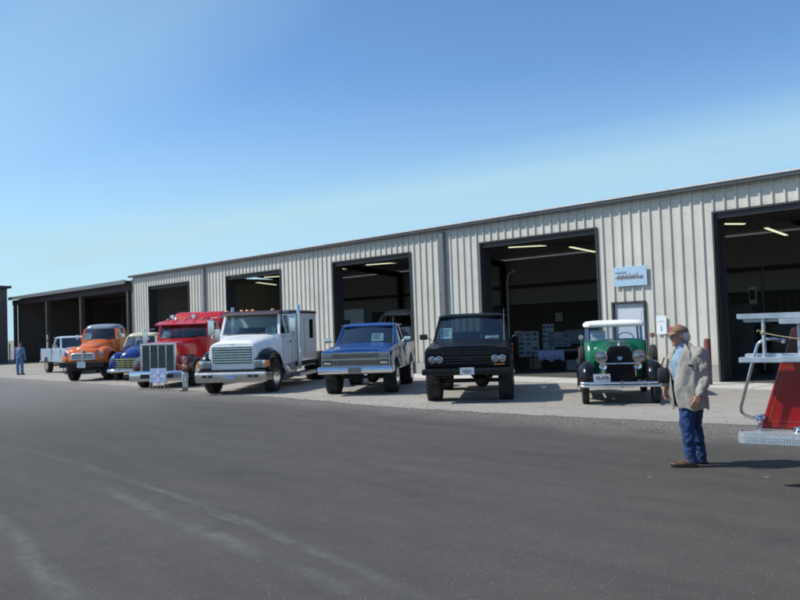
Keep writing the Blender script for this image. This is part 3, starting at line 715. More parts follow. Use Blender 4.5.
    for (zz, ya, ww) in ((zb + .012, y0 + .04, wb - pw), (zr - .012, r0 + .06, wr - pw)):
        m.tube([(ww * t, ya - b_ * (1 - t * t) - .006, zz) for t in [-1 + .25 * i for i in range(9)]], .013, 6)
    m.build('screen_seal', DARKTRIM, ws)
    m = MB()
    for s in (-.55, .25):
        m.tube([(s, y0 - .0 - b_, zb + .01), (s + .28, y0 + .03 - b_ * .6, zb + .07), (s + .5, y0 + .045 - b_ * .5, zb + .09)], .009, 5)
    m.build('wiper', DARKTRIM, ws)
    # inside: seat, steering wheel, dash
    sy = y0 + .75
    m = MB(); m.box(-wb + .15, wb - .15, sy, sy + .5, zb - .55, zb - .38); m.box(-wb + .15, wb - .15, sy + .45, sy + .6, zb - .45, zb + .22)
    m.build('seat', SEAT, root, bevel=.05)
    m = MB(); c = Vector((wb * .45, y0 + .42, zb + .06)); pts = []
    for i in range(21):
        t = 2 * PI * i / 20; pts.append((c.x + .19 * math.cos(t), c.y + .08 * math.sin(t), c.z + .17 * math.sin(t)))
    m.tube(pts, .012, 6); m.tube([(c.x - .19, c.y, c.z), (c.x + .19, c.y, c.z)], .012, 6); m.tube([tuple(c), (c.x, c.y - .3, c.z - .2)], .02, 6)
    m.build('steering_wheel', DARKTRIM, root)
    m = MB(); m.box(-wb + .06, wb - .06, y0 + .06, y0 + .3, zb - .2, zb - .03); m.build('dashboard', DARKTRIM, root, bevel=.03)
    return roof
def mirror(root, x, y, z, s, w_=.16, h=.2, big=False, m=None):
    mb = MB(); mb.tube([(x, y, z - .1), (x + s * .12, y - .03, z - .02), (x + s * .18, y - .03, z)], .011, 6)
    if big: mb.tube([(x, y, z + h), (x + s * .2, y - .03, z + h * .55), (x + s * .2, y - .03, z - h * .55), (x, y, z - h)], .013, 6)
    o = mb.build('mirror', m or CHROME, root)
    mb = MB(); cx = x + s * .22; mb.box(cx - w_ / 2, cx + w_ / 2, y - .07, y - .02, z - h / 2, z + h / 2); mb.build('housing', m or CHROME, o, bevel=.02)
    return o
def arcpts(yc, zc, r, a0, a1, n=10): return [(yc + r * math.cos(R(a0 + (a1 - a0) * i / n)), zc + r * math.sin(R(a0 + (a1 - a0) * i / n))) for i in range(n + 1)]
def profile(top, zb, arches, y0, y1):
    """closed side outline: top points front->rear, bottom with wheel arches rear->front"""
    p = list(top)
    p.append((y1, zb))
    for yc, zc, r in sorted(arches, key=lambda a: -a[0]):
        a = math.asin(max(-1, min(1, (zb - zc) / r)))
        p += [(yc + r * math.cos(t), zc + r * math.sin(t)) for t in [a + (PI - 2 * a) * i / 12 for i in range(13)]]
    p.append((y0, zb))
    return p
def card(root, name, label, cat, x, y, z, w_, h, tilt=-.5, marks=6, group=None):
    """a show card standing on the dash: a thing of its own, set in world space"""
    M = Matrix.Translation(root.location) @ Matrix.Rotation(root.rotation_euler.z, 4, 'Z')
    p = M @ Vector((x, y, z))
    t = thing(name, p, root.rotation_euler.z, label, cat, group); t.rotation_euler = (0, 0, root.rotation_euler.z)
    m = MB(); m.box(-w_ / 2, w_ / 2, 0, .004, 0, h, rot=(tilt, 0, 0), about=(0, 0, 0)); m.build('card_sheet', WHITEP, t, smooth=0)
    m = MB(); random.seed(int(abs(x * 1000)) + 5)
    for i in range(marks):
        zz = h * (.85 - i * .7 / max(1, marks)); x0 = -w_ * .4; 
        m.box(x0, x0 + w_ * random.uniform(.5, .8), -.004, -.001, zz - h * .03, zz + h * .03, rot=(tilt, 0, 0), about=(0, 0, 0))
    m.build('print', mat('card_ink', (.2, .24, .34), rough=.7), t, smooth=0)
    return t
YAW = R(46 - 9)

# ---------------------------------------------------------------- two lifted pickups
def pickup(name, loc, rz, label, pnt, D, group='show pickups parked nose out'):
    t = thing(name, loc, rz, label, 'pickup truck', group)
    hw, r, ww, trk = D['hw'], D['r'], D['ww'], D['trk']; ax, rx = D['ax'], D['rx']; ln = D['len']; zb = D['zb']; hood, belt = D['hood'], D['belt']; cy, ce = D['cowl'], D['cabend']
    ar = r * 1.18
    top = [(.10, zb), (.05, zb + .10), (.06, hood - .10), (.10, hood - .02), (.35, hood + .02), (cy - .25, belt - .01), (cy, belt), (ce, belt)]
    pf = profile(top, zb - .06, [(ax, r + .02, ar)], .10, ce)
    m = MB(); m.prism(pf, -hw, hw); m.v = [(x * (.962 if z > hood - .03 else (1.0 if z > zb + .02 else .985)), y, z) for x, y, z in m.v]; body = m.build('body', pnt, t, smooth=45, bevel=.045, seg=3)
    # hood panel with raised centre
    m = MB(); m.rings([[(-hw * .80, y, z), (-hw * .55, y, z + .035), (0, y, z + .05), (hw * .55, y, z + .035), (hw * .80, y, z), (hw * .8, y, z - .04), (-hw * .8, y, z - .04)] for y, z in ((.14, hood - .02), (.40, hood + .02), (cy - .24, belt - .004), (cy - .10, belt + .002))])
    m.build('hood', pnt, t, smooth=40, bevel=.012)
    # bed
    bf = ce + .04
    bp_ = profile([(bf, belt - .02), (ln, belt - .02)], zb - .04, [(rx, r + .02, ar)], bf, ln)
    m = MB(); m.prism(bp_, -hw, -hw + .07); m.prism(bp_, hw - .07, hw); m.box(-hw + .07, hw - .07, bf, bf + .05, zb, belt - .05); m.box(-hw + .07, hw - .07, bf, ln - .06, zb + .10, zb + .16)
    bed = m.build('bed', pnt, t, smooth=45, bevel=.02, seg=2)
    m = MB(); m.box(-hw + .08, hw - .08, ln - .05, ln, zb, belt - .03); tg = m.build('tailgate', pnt, t, bevel=.015)
    for s in (-1, 1):
        m = MB(); m.box(s * (hw - .03) - .05, s * (hw - .03) + .05, ln - .01, ln + .02, zb + .2, zb + .45); m.build('taillight', REDLENS, t, bevel=.01)
    P = dict(wb=hw - .05, y0=cy - .02, y1=ce - .02, zb=belt - .01, wr=hw - .18, r0=cy + .42, r1=ce - .12, zr=D['roof'] - .10, crown=.10, rad=.16, bow=.07)
    P.update(D.get('gh', {}))
    greenhouse(t, P, pnt, frame=pnt)
    for s in (-1, 1):   # door gap lines, handle, mirror
        m = MB()
        for y in (cy + .06, ce - .12): m.box(s * (hw + .0015) - .002, s * (hw + .0015) + .002, y, y + .012, zb + .02, belt - .03)
        m.build('door_seam', DARKTRIM, body, smooth=0)
        m = MB(); m.box(s * (hw + .018) - .012, s * (hw + .018) + .012, ce - .34, ce - .18, belt - .16, belt - .125); m.build('door_handle', CHROME, body, bevel=.006)
        mirror(t, s * (hw - .02), cy + .22, belt + .12, s, .20, .14, m=D.get('mir', CHROME))
    for s in (-1, 1):
        m = MB(); m.tube([(s * hw * .815, .16, hood - .012), (s * hw * .815, .42, hood + .026), (s * hw * .815, cy - .24, belt + .002), (s * hw * .815, cy - .10, belt + .006)], .007, 5); m.build('hood_seam', DARKTRIM, body)
        m = MB(); q = .052
        m.tube([(s * (hw - q), cy + .08, belt + .005), (s * (hw - q), ce - .20, belt + .005), (s * (hw - .18), ce - .30, D['roof'] - .11), (s * (hw - .18), cy + .56, D['roof'] - .11), (s * (hw - q), cy + .08, belt + .005)], .011, 6); m.build('window_trim', D.get('mir', CHROME), t)
        m = MB(); m.prism([(ax + (r * 1.16) * math.cos(R(a_)), r + .02 + (r * 1.16) * math.sin(R(a_))) for a_ in range(0, 181, 12)], s * (hw - .30), s * (hw - .28)); m.build('inner_arch', BLACKM, t, smooth=0)
        m = MB(); m.tube([(s * (hw - .10), ce - .15, D['roof'] - .07), (s * (hw - .16), cy + .52, D['roof'] - .06)], .012, 6); m.build('drip_rail', D.get('mir', CHROME), t)
    m = MB(); m.box(-hw * .78, hw * .78, cy - .10, cy - .02, belt + .0, belt + .008); m.build('cowl_vent', DARKTRIM, t, smooth=0)
    m = MB(); m.tube([(hw - .16, cy - .2, belt), (hw - .14, cy - .14, belt + .75)], [.006, .003], 5); m.build('antenna', CHROME, t)
    m = MB(); m.box(-hw + .1, hw - .1, .06, .14, zb - .10, zb + .04); m.build('front_valance', BLACKM, t, bevel=.02)
    # chassis
    m = MB()
    for s in (-1, 1): m.box(s * .42 - .04, s * .42 + .04, .25, ln - .1, zb - .16, zb - .02)
    m.build('chassis', BLACKM, t, smooth=0)
    m = MB(); m.tube([(-trk, ax, r), (trk, ax, r)], .05, 10); m.ell((.28, ax, r), (.17, .17, .17)); m.tube([(-trk, rx, r), (trk, rx, r)], .05, 10); m.ell((0, rx, r), (.19, .19, .19))
    for s in (-1, 1):
        m.tube([(s * .45, ax, r), (s * .45, ax - .02, zb)], .045, 8); m.box(s * .5 - .04, s * .5 + .04, ax - .55, ax + .55, r + .09, r + .13); m.box(s * .5 - .04, s * .5 + .04, rx - .6, rx + .6, r + .09, r + .13)
    m.tube([(0.05, ax + .2, r + .1), (.0, rx, r)], .03, 8); m.tube([(.1, ax, zb - .08), (-.25, ax + .1, zb - .12), (.25, ax + 1.3, zb - .1)], .05, 8); m.tube([(-.5, ax - .25, r + .04), (.5, ax - .25, r + .04)], .025, 8)
    m.build('axles', mat('axle_dark', (.02, .02, .02), rough=.5, metal=.4), t)
    for s in (-1, 1):
        for y in (ax, rx): wheel(t, s * trk, y, r, ww, rimcol=D.get('rim'))
    return t, body
BLK = mat('paint_black', (.005, .006, .007), rough=.3, coat=.0, var=.1, spec=.16)
DB = dict(hw=.98, r=.46, ww=.34, trk=.84, ax=.92, rx=3.98, len=4.95, zb=.74, hood=1.27, belt=1.38, cowl=1.62, cabend=3.0, roof=2.06, mir=DARKTRIM, rim=ALU)
blk, body = pickup('black_pickup', (-11.62, -7.15, 0), R(37.5), 'lifted black pickup truck with paired round headlights parked facing the camera', BLK, DB)
m = MB(); m.box(-.92, .92, .028, .06, .84, 1.17); gp_ = m.build('grille', mat('grille_black', (.005, .005, .006), rough=.5, spec=.2), blk, bevel=.03)
m = MB()
for z in (.90, .965, 1.10): m.box(-.52, .52, .012, .03, z, z + .022)
m.box(-.88, .88, .008, .03, 1.02, 1.055); m.box(-.56, -.53, .012, .03, .87, 1.14); m.box(.53, .56, .012, .03, .87, 1.14); m.build('grille_bar', mat('grille_dark_grey', (.022, .022, .024), rough=.35, metal=.3), gp_, bevel=.004, seg=1)
for x in (-.79, -.63, .63, .79): lamp(blk, x, .02, 1.0, .082)
m = MB(); m.box(-1.02, 1.02, -.10, .04, .66, .80); m.box(-1.03, -.9, -.09, .35, .67, .79); m.box(.9, 1.03, -.09, .35, .67, .79); bb = m.build('bumper', mat('bumper_black', (.006, .006, .007), rough=.4, coat=.1, spec=.3), blk, bevel=.03)
m = MB(); m.box(-.16, .16, -.125, -.115, .66, .82); pl = m.build('licence_plate', PLATE, blk, smooth=0)
text('plate_number', '4351', .10, INK, pl, (0, -.127, .735))
m = MB(); m.box(.60, .84, .01, .03, .86, .885); m.build('marker_lamp', AMBER, blk)
text('hood_letters', 'GMC', .09, mat('badge_grey', (.05, .05, .052), rough=.4, metal=.5), blk, (0, .006, 1.0), sx=1.4)
card(blk, 'show_card', 'white show card behind the left part of the black pickup windshield', 'card', -.62, 1.80, 1.44, .30, .30)
card(blk, 'window_sticker_strip', 'narrow pale card behind the right part of the black pickup windshield', 'card', .52, 1.80, 1.42, .34, .08, marks=1)

BLU = paint('paint_blue', (.004, .055, .24), .0)
DU = dict(hw=.96, r=.44, ww=.35, trk=.80, ax=.95, rx=4.0, len=4.9, zb=.66, hood=1.20, belt=1.32, cowl=1.62, cabend=2.95, roof=1.92, mir=CHROME, rim=CHROME, gh=dict(r0=2.14))
blu, body = pickup('blue_pickup', (-15.62, -7.02, 0), R(38), 'bright blue lifted pickup with chrome grille and wavy silver side graphic', BLU, DU)
m = MB(); m.box(-.90, .90, .026, .06, .79, 1.13); gp_ = m.build('grille', mat('grille_void', (.012, .014, .018), rough=.5), blu, smooth=0)
m = MB(); n_ = 26
for i in range(n_): x = -.62 + 1.24 * i / (n_ - 1); m.box(x - .008, x + .008, .010, .028, .80, .95); m.box(x - .008, x + .008, .010, .028, .985, 1.12)
m.box(-.9, .9, .0, .03, .945, .985); m.box(-.92, .92, .0, .03, 1.115, 1.145); m.box(-.92, .92, .0, .03, .775, .80); m.box(-.92, -.89, .0, .03, .79, 1.13); m.box(.89, .92, .0, .03, .79, 1.13)
m.build('grille_bar', CHROME, gp_, smooth=0)
for s in (-1, 1):
    m = MB(); m.box(s * .76 - .115, s * .76 + .115, -.005, .03, .995, 1.105); hl = m.build('headlight', CHROME, blu, bevel=.01)
    m = MB(); m.box(s * .76 - .10, s * .76 + .10, -.012, -.004, 1.005, 1.095); m.build('lens', LENS, hl, bevel=.006)
    m = MB(); m.box(s * .76 - .10, s * .76 + .10, .0, .03, .83, .90); m.build('marker_lamp', mat('lamp_pale', (.5, .45, .4), rough=.3), blu, bevel=.006)
m = MB()
pf = [(-.13, .60), (-.16, .68), (-.13, .77), (-.05, .785), (-.05, .59)]
m.prism(pf, -1.0, 1.0); m.box(-1.0, -.93, -.12, .34, .61, .77); m.box(.93, 1.0, -.12, .34, .61, .77); m.build('bumper', CHROME, blu, smooth=30, bevel=.02)
m = MB(); m.box(-.17, .17, -.176, -.164, .615, .755); m.build('licence_plate', mat('plate_grey', (.16, .15, .15), rough=.6), blu, smooth=0)
GR = mat('graphic_silver', (.62, .57, .50), rough=.35, coat=.5, var=.15, vscale=2)
for s in (-1, 1):
    m = MB(); e = .965
    def strip(tops, bots, lo, hi):
        pts = []; 
        for (y, zt), (_, zb_) in zip(tops, bots): pts.append(((s * (lo), y, zt), (s * hi, y, zt), (s * hi, y, zb_), (s * lo, y, zb_)))
        m.rings([list(p) for p in pts])
    tops = [(1.66, 1.02), (1.85, 1.20), (2.05, 1.22), (2.3, 1.10), (2.5, .98), (2.62, .90)]; bots = [(1.66, .98), (1.85, .80), (2.05, .70), (2.3, .68), (2.5, .72), (2.62, .84)]
    strip(tops, bots, .95, .966)
    tops = [(2.7, 1.18), (2.93, 1.24)]; bots = [(2.7, .76), (2.93, .70)]
    strip(tops, bots, .95, .966)
    tops = [(3.02, 1.24), (3.2, 1.26), (3.4, 1.16), (3.6, 1.12), (3.9, 1.16), (4.4, 1.22), (4.85, 1.14)]; bots = [(3.02, .80), (3.2, .90), (3.4, 1.0), (3.6, 1.04), (3.9, 1.08), (4.4, 1.1), (4.85, 1.02)]
    strip(tops, bots, .95, .966)
    tops = [(.18, 1.13), (.5, 1.16), (.9, 1.14), (1.3, 1.18), (1.48, 1.14)]; bots = [(.18, 1.04), (.5, 1.03), (.9, 1.03), (1.3, 1.02), (1.48, .96)]
    strip(tops, bots, .95, .966)
    m.build('side_graphic', GR, body, smooth=0)
card(blu, 'show_card', 'white show card behind the right side of the blue pickup windshield', 'card', .28, 1.86, 1.40, .34, .24)
m = MB()

# ---------------------------------------------------------------- white heavy truck with sleeper
WHT = paint('paint_white', (.90, .91, .90), .0)
BLG = mat('paint_gloss_black', (.006, .006, .007), rough=.22, coat=.3, spec=.3)
MAR = mat('cab_roof_maroon', (.035, .015, .018), rough=.4, coat=.4)
wt = thing('semi_truck', (-19.45, -8.45, 0), R(36), 'white heavy truck with long sleeper, black fenders and orange roof lights', 'truck', None)
m = MB()
m.lofty([(.18, .70, .72, 1.46, 7), (.22, .74, .70, 1.50, 6), (.55, .78, .72, 1.56, 5), (1.1, .84, .75, 1.64, 5), (1.6, .93, .80, 1.72, 5)], n=20)
m.build('hood', WHT, wt, smooth=45)
m = MB(); m.box(-.60, .60, .150, .19, .88, 1.36); gr = m.build('grille', mat('grille_teal_dark', (.05, .08, .085), rough=.4), wt, bevel=.02)
m = MB()
for i in range(6): z = .92 + i * .075; m.box(-.58, .58, .132, .160, z, z + .036, rot=(.35, 0, 0))
m.build('grille_slat', mat('grille_slat_m', (.55, .68, .68), rough=.35, metal=.2), gr, smooth=0)
m = MB()
for (a, b, c, d) in ((-.63, .63, 1.36, 1.39), (-.63, .63, .855, .88), (-.63, -.60, .88, 1.36), (.60, .63, .88, 1.36)): m.box(a, b, .138, .175, c, d)
m.build('grille_surround', WHT, gr, bevel=.008)
m = MB(); m.box(-.05, .05, .17, .20, 1.425, 1.45); m.build('badge', CHROME, wt, bevel=.005)
for s in (-1, 1):
    m = MB(); path = [(.22, .62), (.16, .82), (.18, 1.0), (.35, 1.14), (.62, 1.24), (.95, 1.27), (1.28, 1.17), (1.50, .98), (1.60, .74), (1.64, .60)]
    m.fender(path, s * .66, s * 1.06, drop=.10, lip=.06, crown=.03); f_ = m.build('fender', BLG, wt, smooth=50, solid=.02)
    # headlamp block set in the fender nose
    m = MB(); m.box(s * .84 - .17, s * .84 + .17, .12, .30, .74, .98); hb = m.build('headlight', CHROME, wt, bevel=.03)
    m = MB(); m.box(s * .80 - .10, s * .80 + .11, .10, .125, .77, .95); m.build('lens', LENS, hb, bevel=.012)
    m = MB(); m.box(s * 1.02 - .055, s * 1.02 + .055, .14, .36, .78, .96); m.build('turn_signal', AMBER, wt, bevel=.02)
# bumper
m = MB(); m.prism([(-.02, .36), (-.06, .42), (-.06, .60), (-.02, .65), (.08, .65), (.08, .36)], -1.06, 1.06); m.rings([[(s_ * 1.06, .0, .38), (s_ * 1.06, .0, .63), (s_ * 1.02, .08, .63), (s_ * 1.02, .08, .38)] for s_ in (1,)] + [[(1.14, .34, .40), (1.14, .34, .62), (1.09, .36, .62), (1.09, .36, .40)]]); m.rings([[(-1.06, .0, .38), (-1.06, .0, .63), (-1.02, .08, .63), (-1.02, .08, .38)], [(-1.14, .34, .40), (-1.14, .34, .62), (-1.09, .36, .62), (-1.09, .36, .40)]])
bm_ = m.build('bumper', mat('bumper_chrome_warm', (.68, .64, .60), rough=.22, metal=.9, var=.12), wt, smooth=30, bevel=.01)
m = MB()
for x in (-.78, -.60, .60, .78): m.box(x - .07, x + .07, -.068, -.055, .50, .57)
m.build('bumper_opening', BLACKM, bm_, smooth=0)
m = MB(); m.box(-.15, .15, -.075, -.062, .46, .58); m.build('licence_plate', mat('plate_blue', (.30, .36, .55), rough=.5), bm_, smooth=0)
m = MB(); m.box(-1.0, 1.0, .06, .30, .63, .71); m.box(-.9, .9, .25, 1.3, .45, .72); m.build('radiator_skirt', BLACKM, wt, smooth=0)
# cab
m = MB(); m.loftz([(0, 2.28, .98, .70, .10, .62), (0, 2.28, 1.0, .70, .10, .9), (0, 2.28, 1.0, .70, .10, 1.55), (0, 2.28, .97, .70, .10, 1.70)], n=5); cb = m.build('cab', WHT, wt, smooth=50)
greenhouse(wt, dict(wb=.97, y0=1.58, y1=2.98, zb=1.69, wr=.90, r0=1.80, r1=2.98, zr=2.30, crown=.12, rad=.14, bow=.10, solid=2.55, pw=.08, rearglass=False), MAR, frame=WHT)
for s in (-1, 1):
    m = MB()
    for y in (1.72, 2.58): m.box(s * 1.003 - .003, s * 1.003 + .003, y, y + .014, .70, 1.66)
    m.build('door_seam', DARKTRIM, cb, smooth=0)
    m = MB(); m.box(s * 1.02 - .015, s * 1.02 + .015, 2.38, 2.52, 1.42, 1.46); m.build('door_handle', DARKTRIM, cb, bevel=.006)
for x in (-.55, -.38, -.22, .0, .40): pass
m = MB(); m.prism([(1.72, 2.37), (1.66, 2.30), (1.80, 2.31), (2.0, 2.43), (2.0, 2.37)], -.92, .92); m.build('sun_visor', MAR, wt, smooth=0, bevel=.008)
for x in (-.80, -.30, -.12, .06, .70):
    m = MB(); m.ell((x, 1.76, 2.435), (.065, .05, .035), 12, 6); m.build('marker_lamp', AMBER, wt)
# sleeper
m = MB(); m.loftz([(0, 4.10, 1.06, 1.08, .10, .78), (0, 4.10, 1.08, 1.10, .10, .84), (0, 4.10, 1.08, 1.10, .10, 2.30), (0, 4.10, 1.05, 1.08, .10, 2.36)], n=5); sl = m.build('sleeper', WHT, wt, smooth=50)
m = MB(); m.loftz([(0, 4.10, 1.10, 1.12, .10, 2.345), (0, 4.10, 1.10, 1.12, .10, 2.41), (0, 4.10, 1.0, 1.0, .10, 2.45)], n=5); m.build('sleeper_roof', MAR, sl, smooth=40)
for s in (-1, 1):
    m = MB(); m.box(s * 1.083 - .006, s * 1.083 + .006, 4.30, 4.72, 1.50, 2.14); wn = m.build('sleeper_window', mat('window_dark', (.006, .007, .008), rough=.08, coat=1), sl, bevel=.004, seg=1)
    m = MB(); m.box(s * 1.084 - .003, s * 1.084 + .003, 3.16, 3.18, .9, 2.3); m.box(s * 1.084 - .003, s * 1.084 + .003, 3.72, 3.735, .9, 2.2); m.build('panel_seam', DARKTRIM, sl, smooth=0)
    # stack, mirror
    m = MB(); m.tube([(s * 1.12, 3.0, .55), (s * 1.12, 3.0, 2.25), (s * 1.12, 3.0, 2.45), (s * 1.12, 3.06, 2.58)], [.062, .062, .05, .05], 14); m.build('exhaust_stack', CHROME, wt)
    m = MB(); m.tube([(s * .97, 1.86, 2.28), (s * 1.32, 1.78, 2.26), (s * 1.32, 1.78, 1.60), (s * .98, 1.70, 1.62)], .016, 8); mr_ = m.build('mirror', CHROME, wt)
    m = MB(); m.box(s * 1.32 - .10, s * 1.32 + .10, 1.72, 1.77, 1.72, 2.18); m.build('housing', CHROME, mr_, bevel=.02)
    # tank, steps
    m = MB(); m.lathe([(1.75, .05), (1.75, .26), (1.79, .29), (2.85, .29), (2.89, .26), (2.89, .05)], (s * .80, 0, .55), 'y', 24); m.build('fuel_tank', mat('tank_alu', (.55, .57, .58), rough=.25, metal=.95), wt)
    m = MB(); m.box(s * .95 - .18, s * .95 + .18, 3.05, 4.9, .30, .42); m.box(s * .98 - .1, s * .98 + .1, 3.1, 4.9, .60, .63); m.build('side_step', ALU, wt, bevel=.01)
m = MB(); m.box(-.45, -.37, .3, 7.4, .62, .80); m.box(.37, .45, .3, 7.4, .62, .80); m.box(-.9, .9, 3.1, 5.2, .62, .76); m.box(-.4, .4, 7.2, 7.4, .6, .8); m.build('chassis', BLACKM, wt, smooth=0)
m = MB(); m.lathe([(0, .48), (.08, .5), (.1, .1)], (0, 6.1, .86), 'z', 20); m.build('fifth_wheel', BLACKM, wt)
for s in (-1, 1):
    wheel(wt, s * .92, .95, .50, .26, rr=.58)
    for y in (5.9,): wheel(wt, s * .95, y, .50, .26, rr=.58); wheel(wt, s * .65, y, .50, .26, rr=.58)
    m = MB(); m.box(s * .8 - .3, s * .8 + .3, 6.5, 6.53, .2, .95); m.build('mud_flap', BLACKM, wt)
card(wt, 'show_card', 'pale green card behind the right side of the white truck windshield', 'card', .58, 1.80, 1.71, .34, .22)

# ---------------------------------------------------------------- red long-nose truck
RED = paint('paint_red', (.50, .012, .018), .05)
MAR2 = paint('paint_fender_dark', (.06, .01, .015), .1)
NVY = paint('paint_hood_slate', (.10, .15, .26), .1)
rt = thing('semi_truck', (-24.2, -8.3, 0), R(38), 'red long-nose heavy truck with tall chrome-framed grille and raised red sleeper roof', 'truck', None)
m = MB(); m.lofty([(.10, .60, .60, 1.50, 9), (.14, .62, .60, 1.52, 8), (1.2, .66, .62, 1.58, 6), (2.1, .72, .66, 1.66, 6)], n=20); m.build('hood', RED, rt, smooth=45)
m = MB(); m.box(-.56, .56, .075, .12, .60, 1.43); gr = m.build('grille', mat('grille_mesh', (.03, .035, .045), rough=.4, metal=.5), rt, smooth=0)
m = MB()
for i in range(5): x = -.56 + 1.12 * i / 4; m.box(x - .012, x + .012, .05, .08, .60, 1.44)
m.box(-.62, -.565, .04, .14, .56, 1.50); m.box(.565, .62, .04, .14, .56, 1.50); m.box(-.62, .62, .04, .14, 1.435, 1.51); m.box(-.62, .62, .04, .14, .545, .60)
m.build('grille_surround', CHROME, gr, bevel=.012)
m = MB()
for i in range(24): x = -.54 + 1.08 * i / 23; m.box(x - .004, x + .004, .066, .078, .61, 1.43)
m.build('grille_slat', mat('grille_slat_dk', (.30, .32, .35), rough=.3, metal=.8), gr, smooth=0)
for s in (-1, 1):
    m = MB(); m.lathe([(.22, .05), (.12, .11), (0, .135), (-.02, .135), (-.02, .115)], (s * .78, .30, .93), 'y', 22); m.tube([(s * .6, .5, .85), (s * .78, .42, .85)], .03, 8); pod = m.build('headlight', CHROME, rt)
    m = MB(); m.lathe([(-.02, .115), (-.035, .07), (-.045, .002)], (s * .78, .30, .93), 'y', 20); m.build('lens', LENS, pod)
    m = MB(); path = [(.30, .55), (.26, .74), (.36, .92), (.62, 1.04), (.95, 1.06), (1.26, 1.0), (1.5, .80), (1.75, .58), (2.1, .45)]
    m.fender(path, s * .62, s * 1.04, drop=.09, lip=.05); m.build('fender', MAR2, rt, smooth=50, solid=.02)
    m = MB(); m.lathe([(0, .1), (.3, .1)], (s * .95, 2.1, .3), 'z', 12); m.tube([(s * 1.02, 2.0, 2.0), (s * 1.36, 1.98, 1.98), (s * 1.36, 1.98, 1.42), (s * 1.02, 2.02, 1.40)], .014, 8); mr_ = m.build('mirror', CHROME, rt)
    m = MB(); m.box(s * 1.36 - .09, s * 1.36 + .09, 1.92, 1.97, 1.50, 1.92); m.build('housing', CHROME, mr_, bevel=.015)
    m = MB(); m.lathe([(2.2, .05), (2.2, .30), (3.3, .30), (3.3, .05)], (s * .82, 0, .52), 'y', 24); m.build('fuel_tank', CHROME, rt)
    wheel(rt, s * .90, .98, .50, .26, rr=.58); wheel(rt, s * .93, 6.2, .5, .26, rr=.58); wheel(rt, s * .63, 6.2, .5, .26, rr=.58)
m = MB(); m.prism([(-.14, .26), (-.17, .34), (-.17, .54), (-.13, .60), (-.02, .60), (-.02, .26)], -.92, .92); bm_ = m.build('bumper', CHROME, rt, smooth=30, bevel=.015)
m = MB(); m.box(-.52, -.2, -.178, -.165, .36, .50); m.box(.35, .62, -.178, -.165, .36, .50); m.build('bumper_opening', BLACKM, bm_, smooth=0)
m = MB(); m.loftz([(0, 2.72, .92, .66, .08, .60), (0, 2.72, .95, .66, .08, 1.0), (0, 2.72, .95, .66, .08, 1.67)], n=5); m.build('cab', RED, rt, smooth=50)
greenhouse(rt, dict(wb=.95, y0=2.06, y1=3.38, zb=1.66, wr=.90, r0=2.16, r1=3.38, zr=2.18, crown=.13, rad=.14, bow=.05, solid=2.95, pw=.07, rearglass=False, over=.06), RED, frame=RED, split=True)
m = MB(); m.prism([(1.86, 2.12), (1.88, 2.16), (2.25, 2.25), (2.25, 2.20)], -.95, .95); m.build('sun_visor', RED, rt, smooth=0, bevel=.008)
for x in (-.66, -.33, 0, .33, .66):
    m = MB(); m.ell((x, 2.36, 2.32), (.05, .08, .035), 12, 6); m.build('marker_lamp', AMBER, rt)
m = MB()
for x in (-.5, .3): m.lathe([(0, .085), (-.04, .085), (.05, .04), (.45, .02)], (x, 2.35, 2.42), 'y', 14); m.box(x - .02, x + .02, 2.4, 2.44, 2.25, 2.41)
m.build('air_horn', CHROME, rt)
m = MB(); m.loftz([(0, 4.2, .98, .80, .10, .70), (0, 4.2, 1.0, .82, .10, .78), (0, 4.2, 1.0, .82, .10, 2.15), (0, 4.2, .98, .82, .10, 2.20), (0, 4.28, .95, .72, .10, 2.54), (0, 4.32, .85, .60, .10, 2.60)], n=5); sl = m.build('sleeper', RED, rt, smooth=50)
m = MB(); m.rings([[(-.62, 3.45, 2.24), (.62, 3.45, 2.24), (.62, 3.36, 2.24), (-.62, 3.36, 2.24)], [(-.52, 3.58, 2.42), (.52, 3.58, 2.42), (.52, 3.52, 2.42), (-.52, 3.52, 2.42)]]); m.build('roof_window', MATS['window_dark'], sl, smooth=0)
m = MB(); m.box(-.45, -.37, .5, 7.2, .60, .78); m.box(.37, .45, .5, 7.2, .60, .78); m.box(-.85, .85, .6, 3.4, .42, .66); m.build('chassis', BLACKM, rt, smooth=0)
m = MB(); m.box(-.2, .2, 2.065, 2.08, 1.60, 1.60); 
card(rt, 'show_card', 'pale card behind the left pane of the red truck windshield', 'card', -.68, 2.20, 1.68, .28, .24)

# ---------------------------------------------------------------- orange 1950s truck
ORG = paint('paint_orange', (.68, .15, .015), .08)
GRY = paint('paint_roof_grey', (.22, .27, .34), .1)
ot = thing('vintage_truck', (-31.75, -7.75, 0), R(43), 'tall orange 1950s truck with grey roof and black bumper', 'truck', None); ot.scale = (.87, .92, 1)
m = MB(); m.lofty([(.12, .50, .85, 1.30, 4), (.2, .58, .80, 1.40, 3.4), (.6, .66, .80, 1.52, 3.0), (1.2, .74, .8, 1.62, 3.0), (1.65, .84, .8, 1.70, 3.2)], n=22); m.build('hood', ORG, ot, smooth=60)
m = MB(); m.lofty([(.02, .70, .84, 1.26, 6), (.10, .78, .80, 1.32, 5), (.4, .80, .80, 1.34, 5)], n=20); fr = m.build('front_panel', ORG, ot, smooth=55)
m = MB(); m.lofty([(-.03, .58, .88, 1.14, 6), (.02, .62, .86, 1.17, 6)], n=20); gr = m.build('grille', mat('grille_cream', (.6, .63, .66), rough=.25, metal=.6), ot, smooth=40, bevel=.01)
m = MB(); m.box(-.50, .50, -.045, -.025, .945, .985); m.box(-.50, .50, -.045, -.025, 1.035, 1.085); m.build('grille_slot', BLACKM, gr, bevel=.01)
m = MB(); m.box(-.05, .05, -.05, .0, .82, 1.3); m.build('grille_bar', CHROME, gr, bevel=.01)
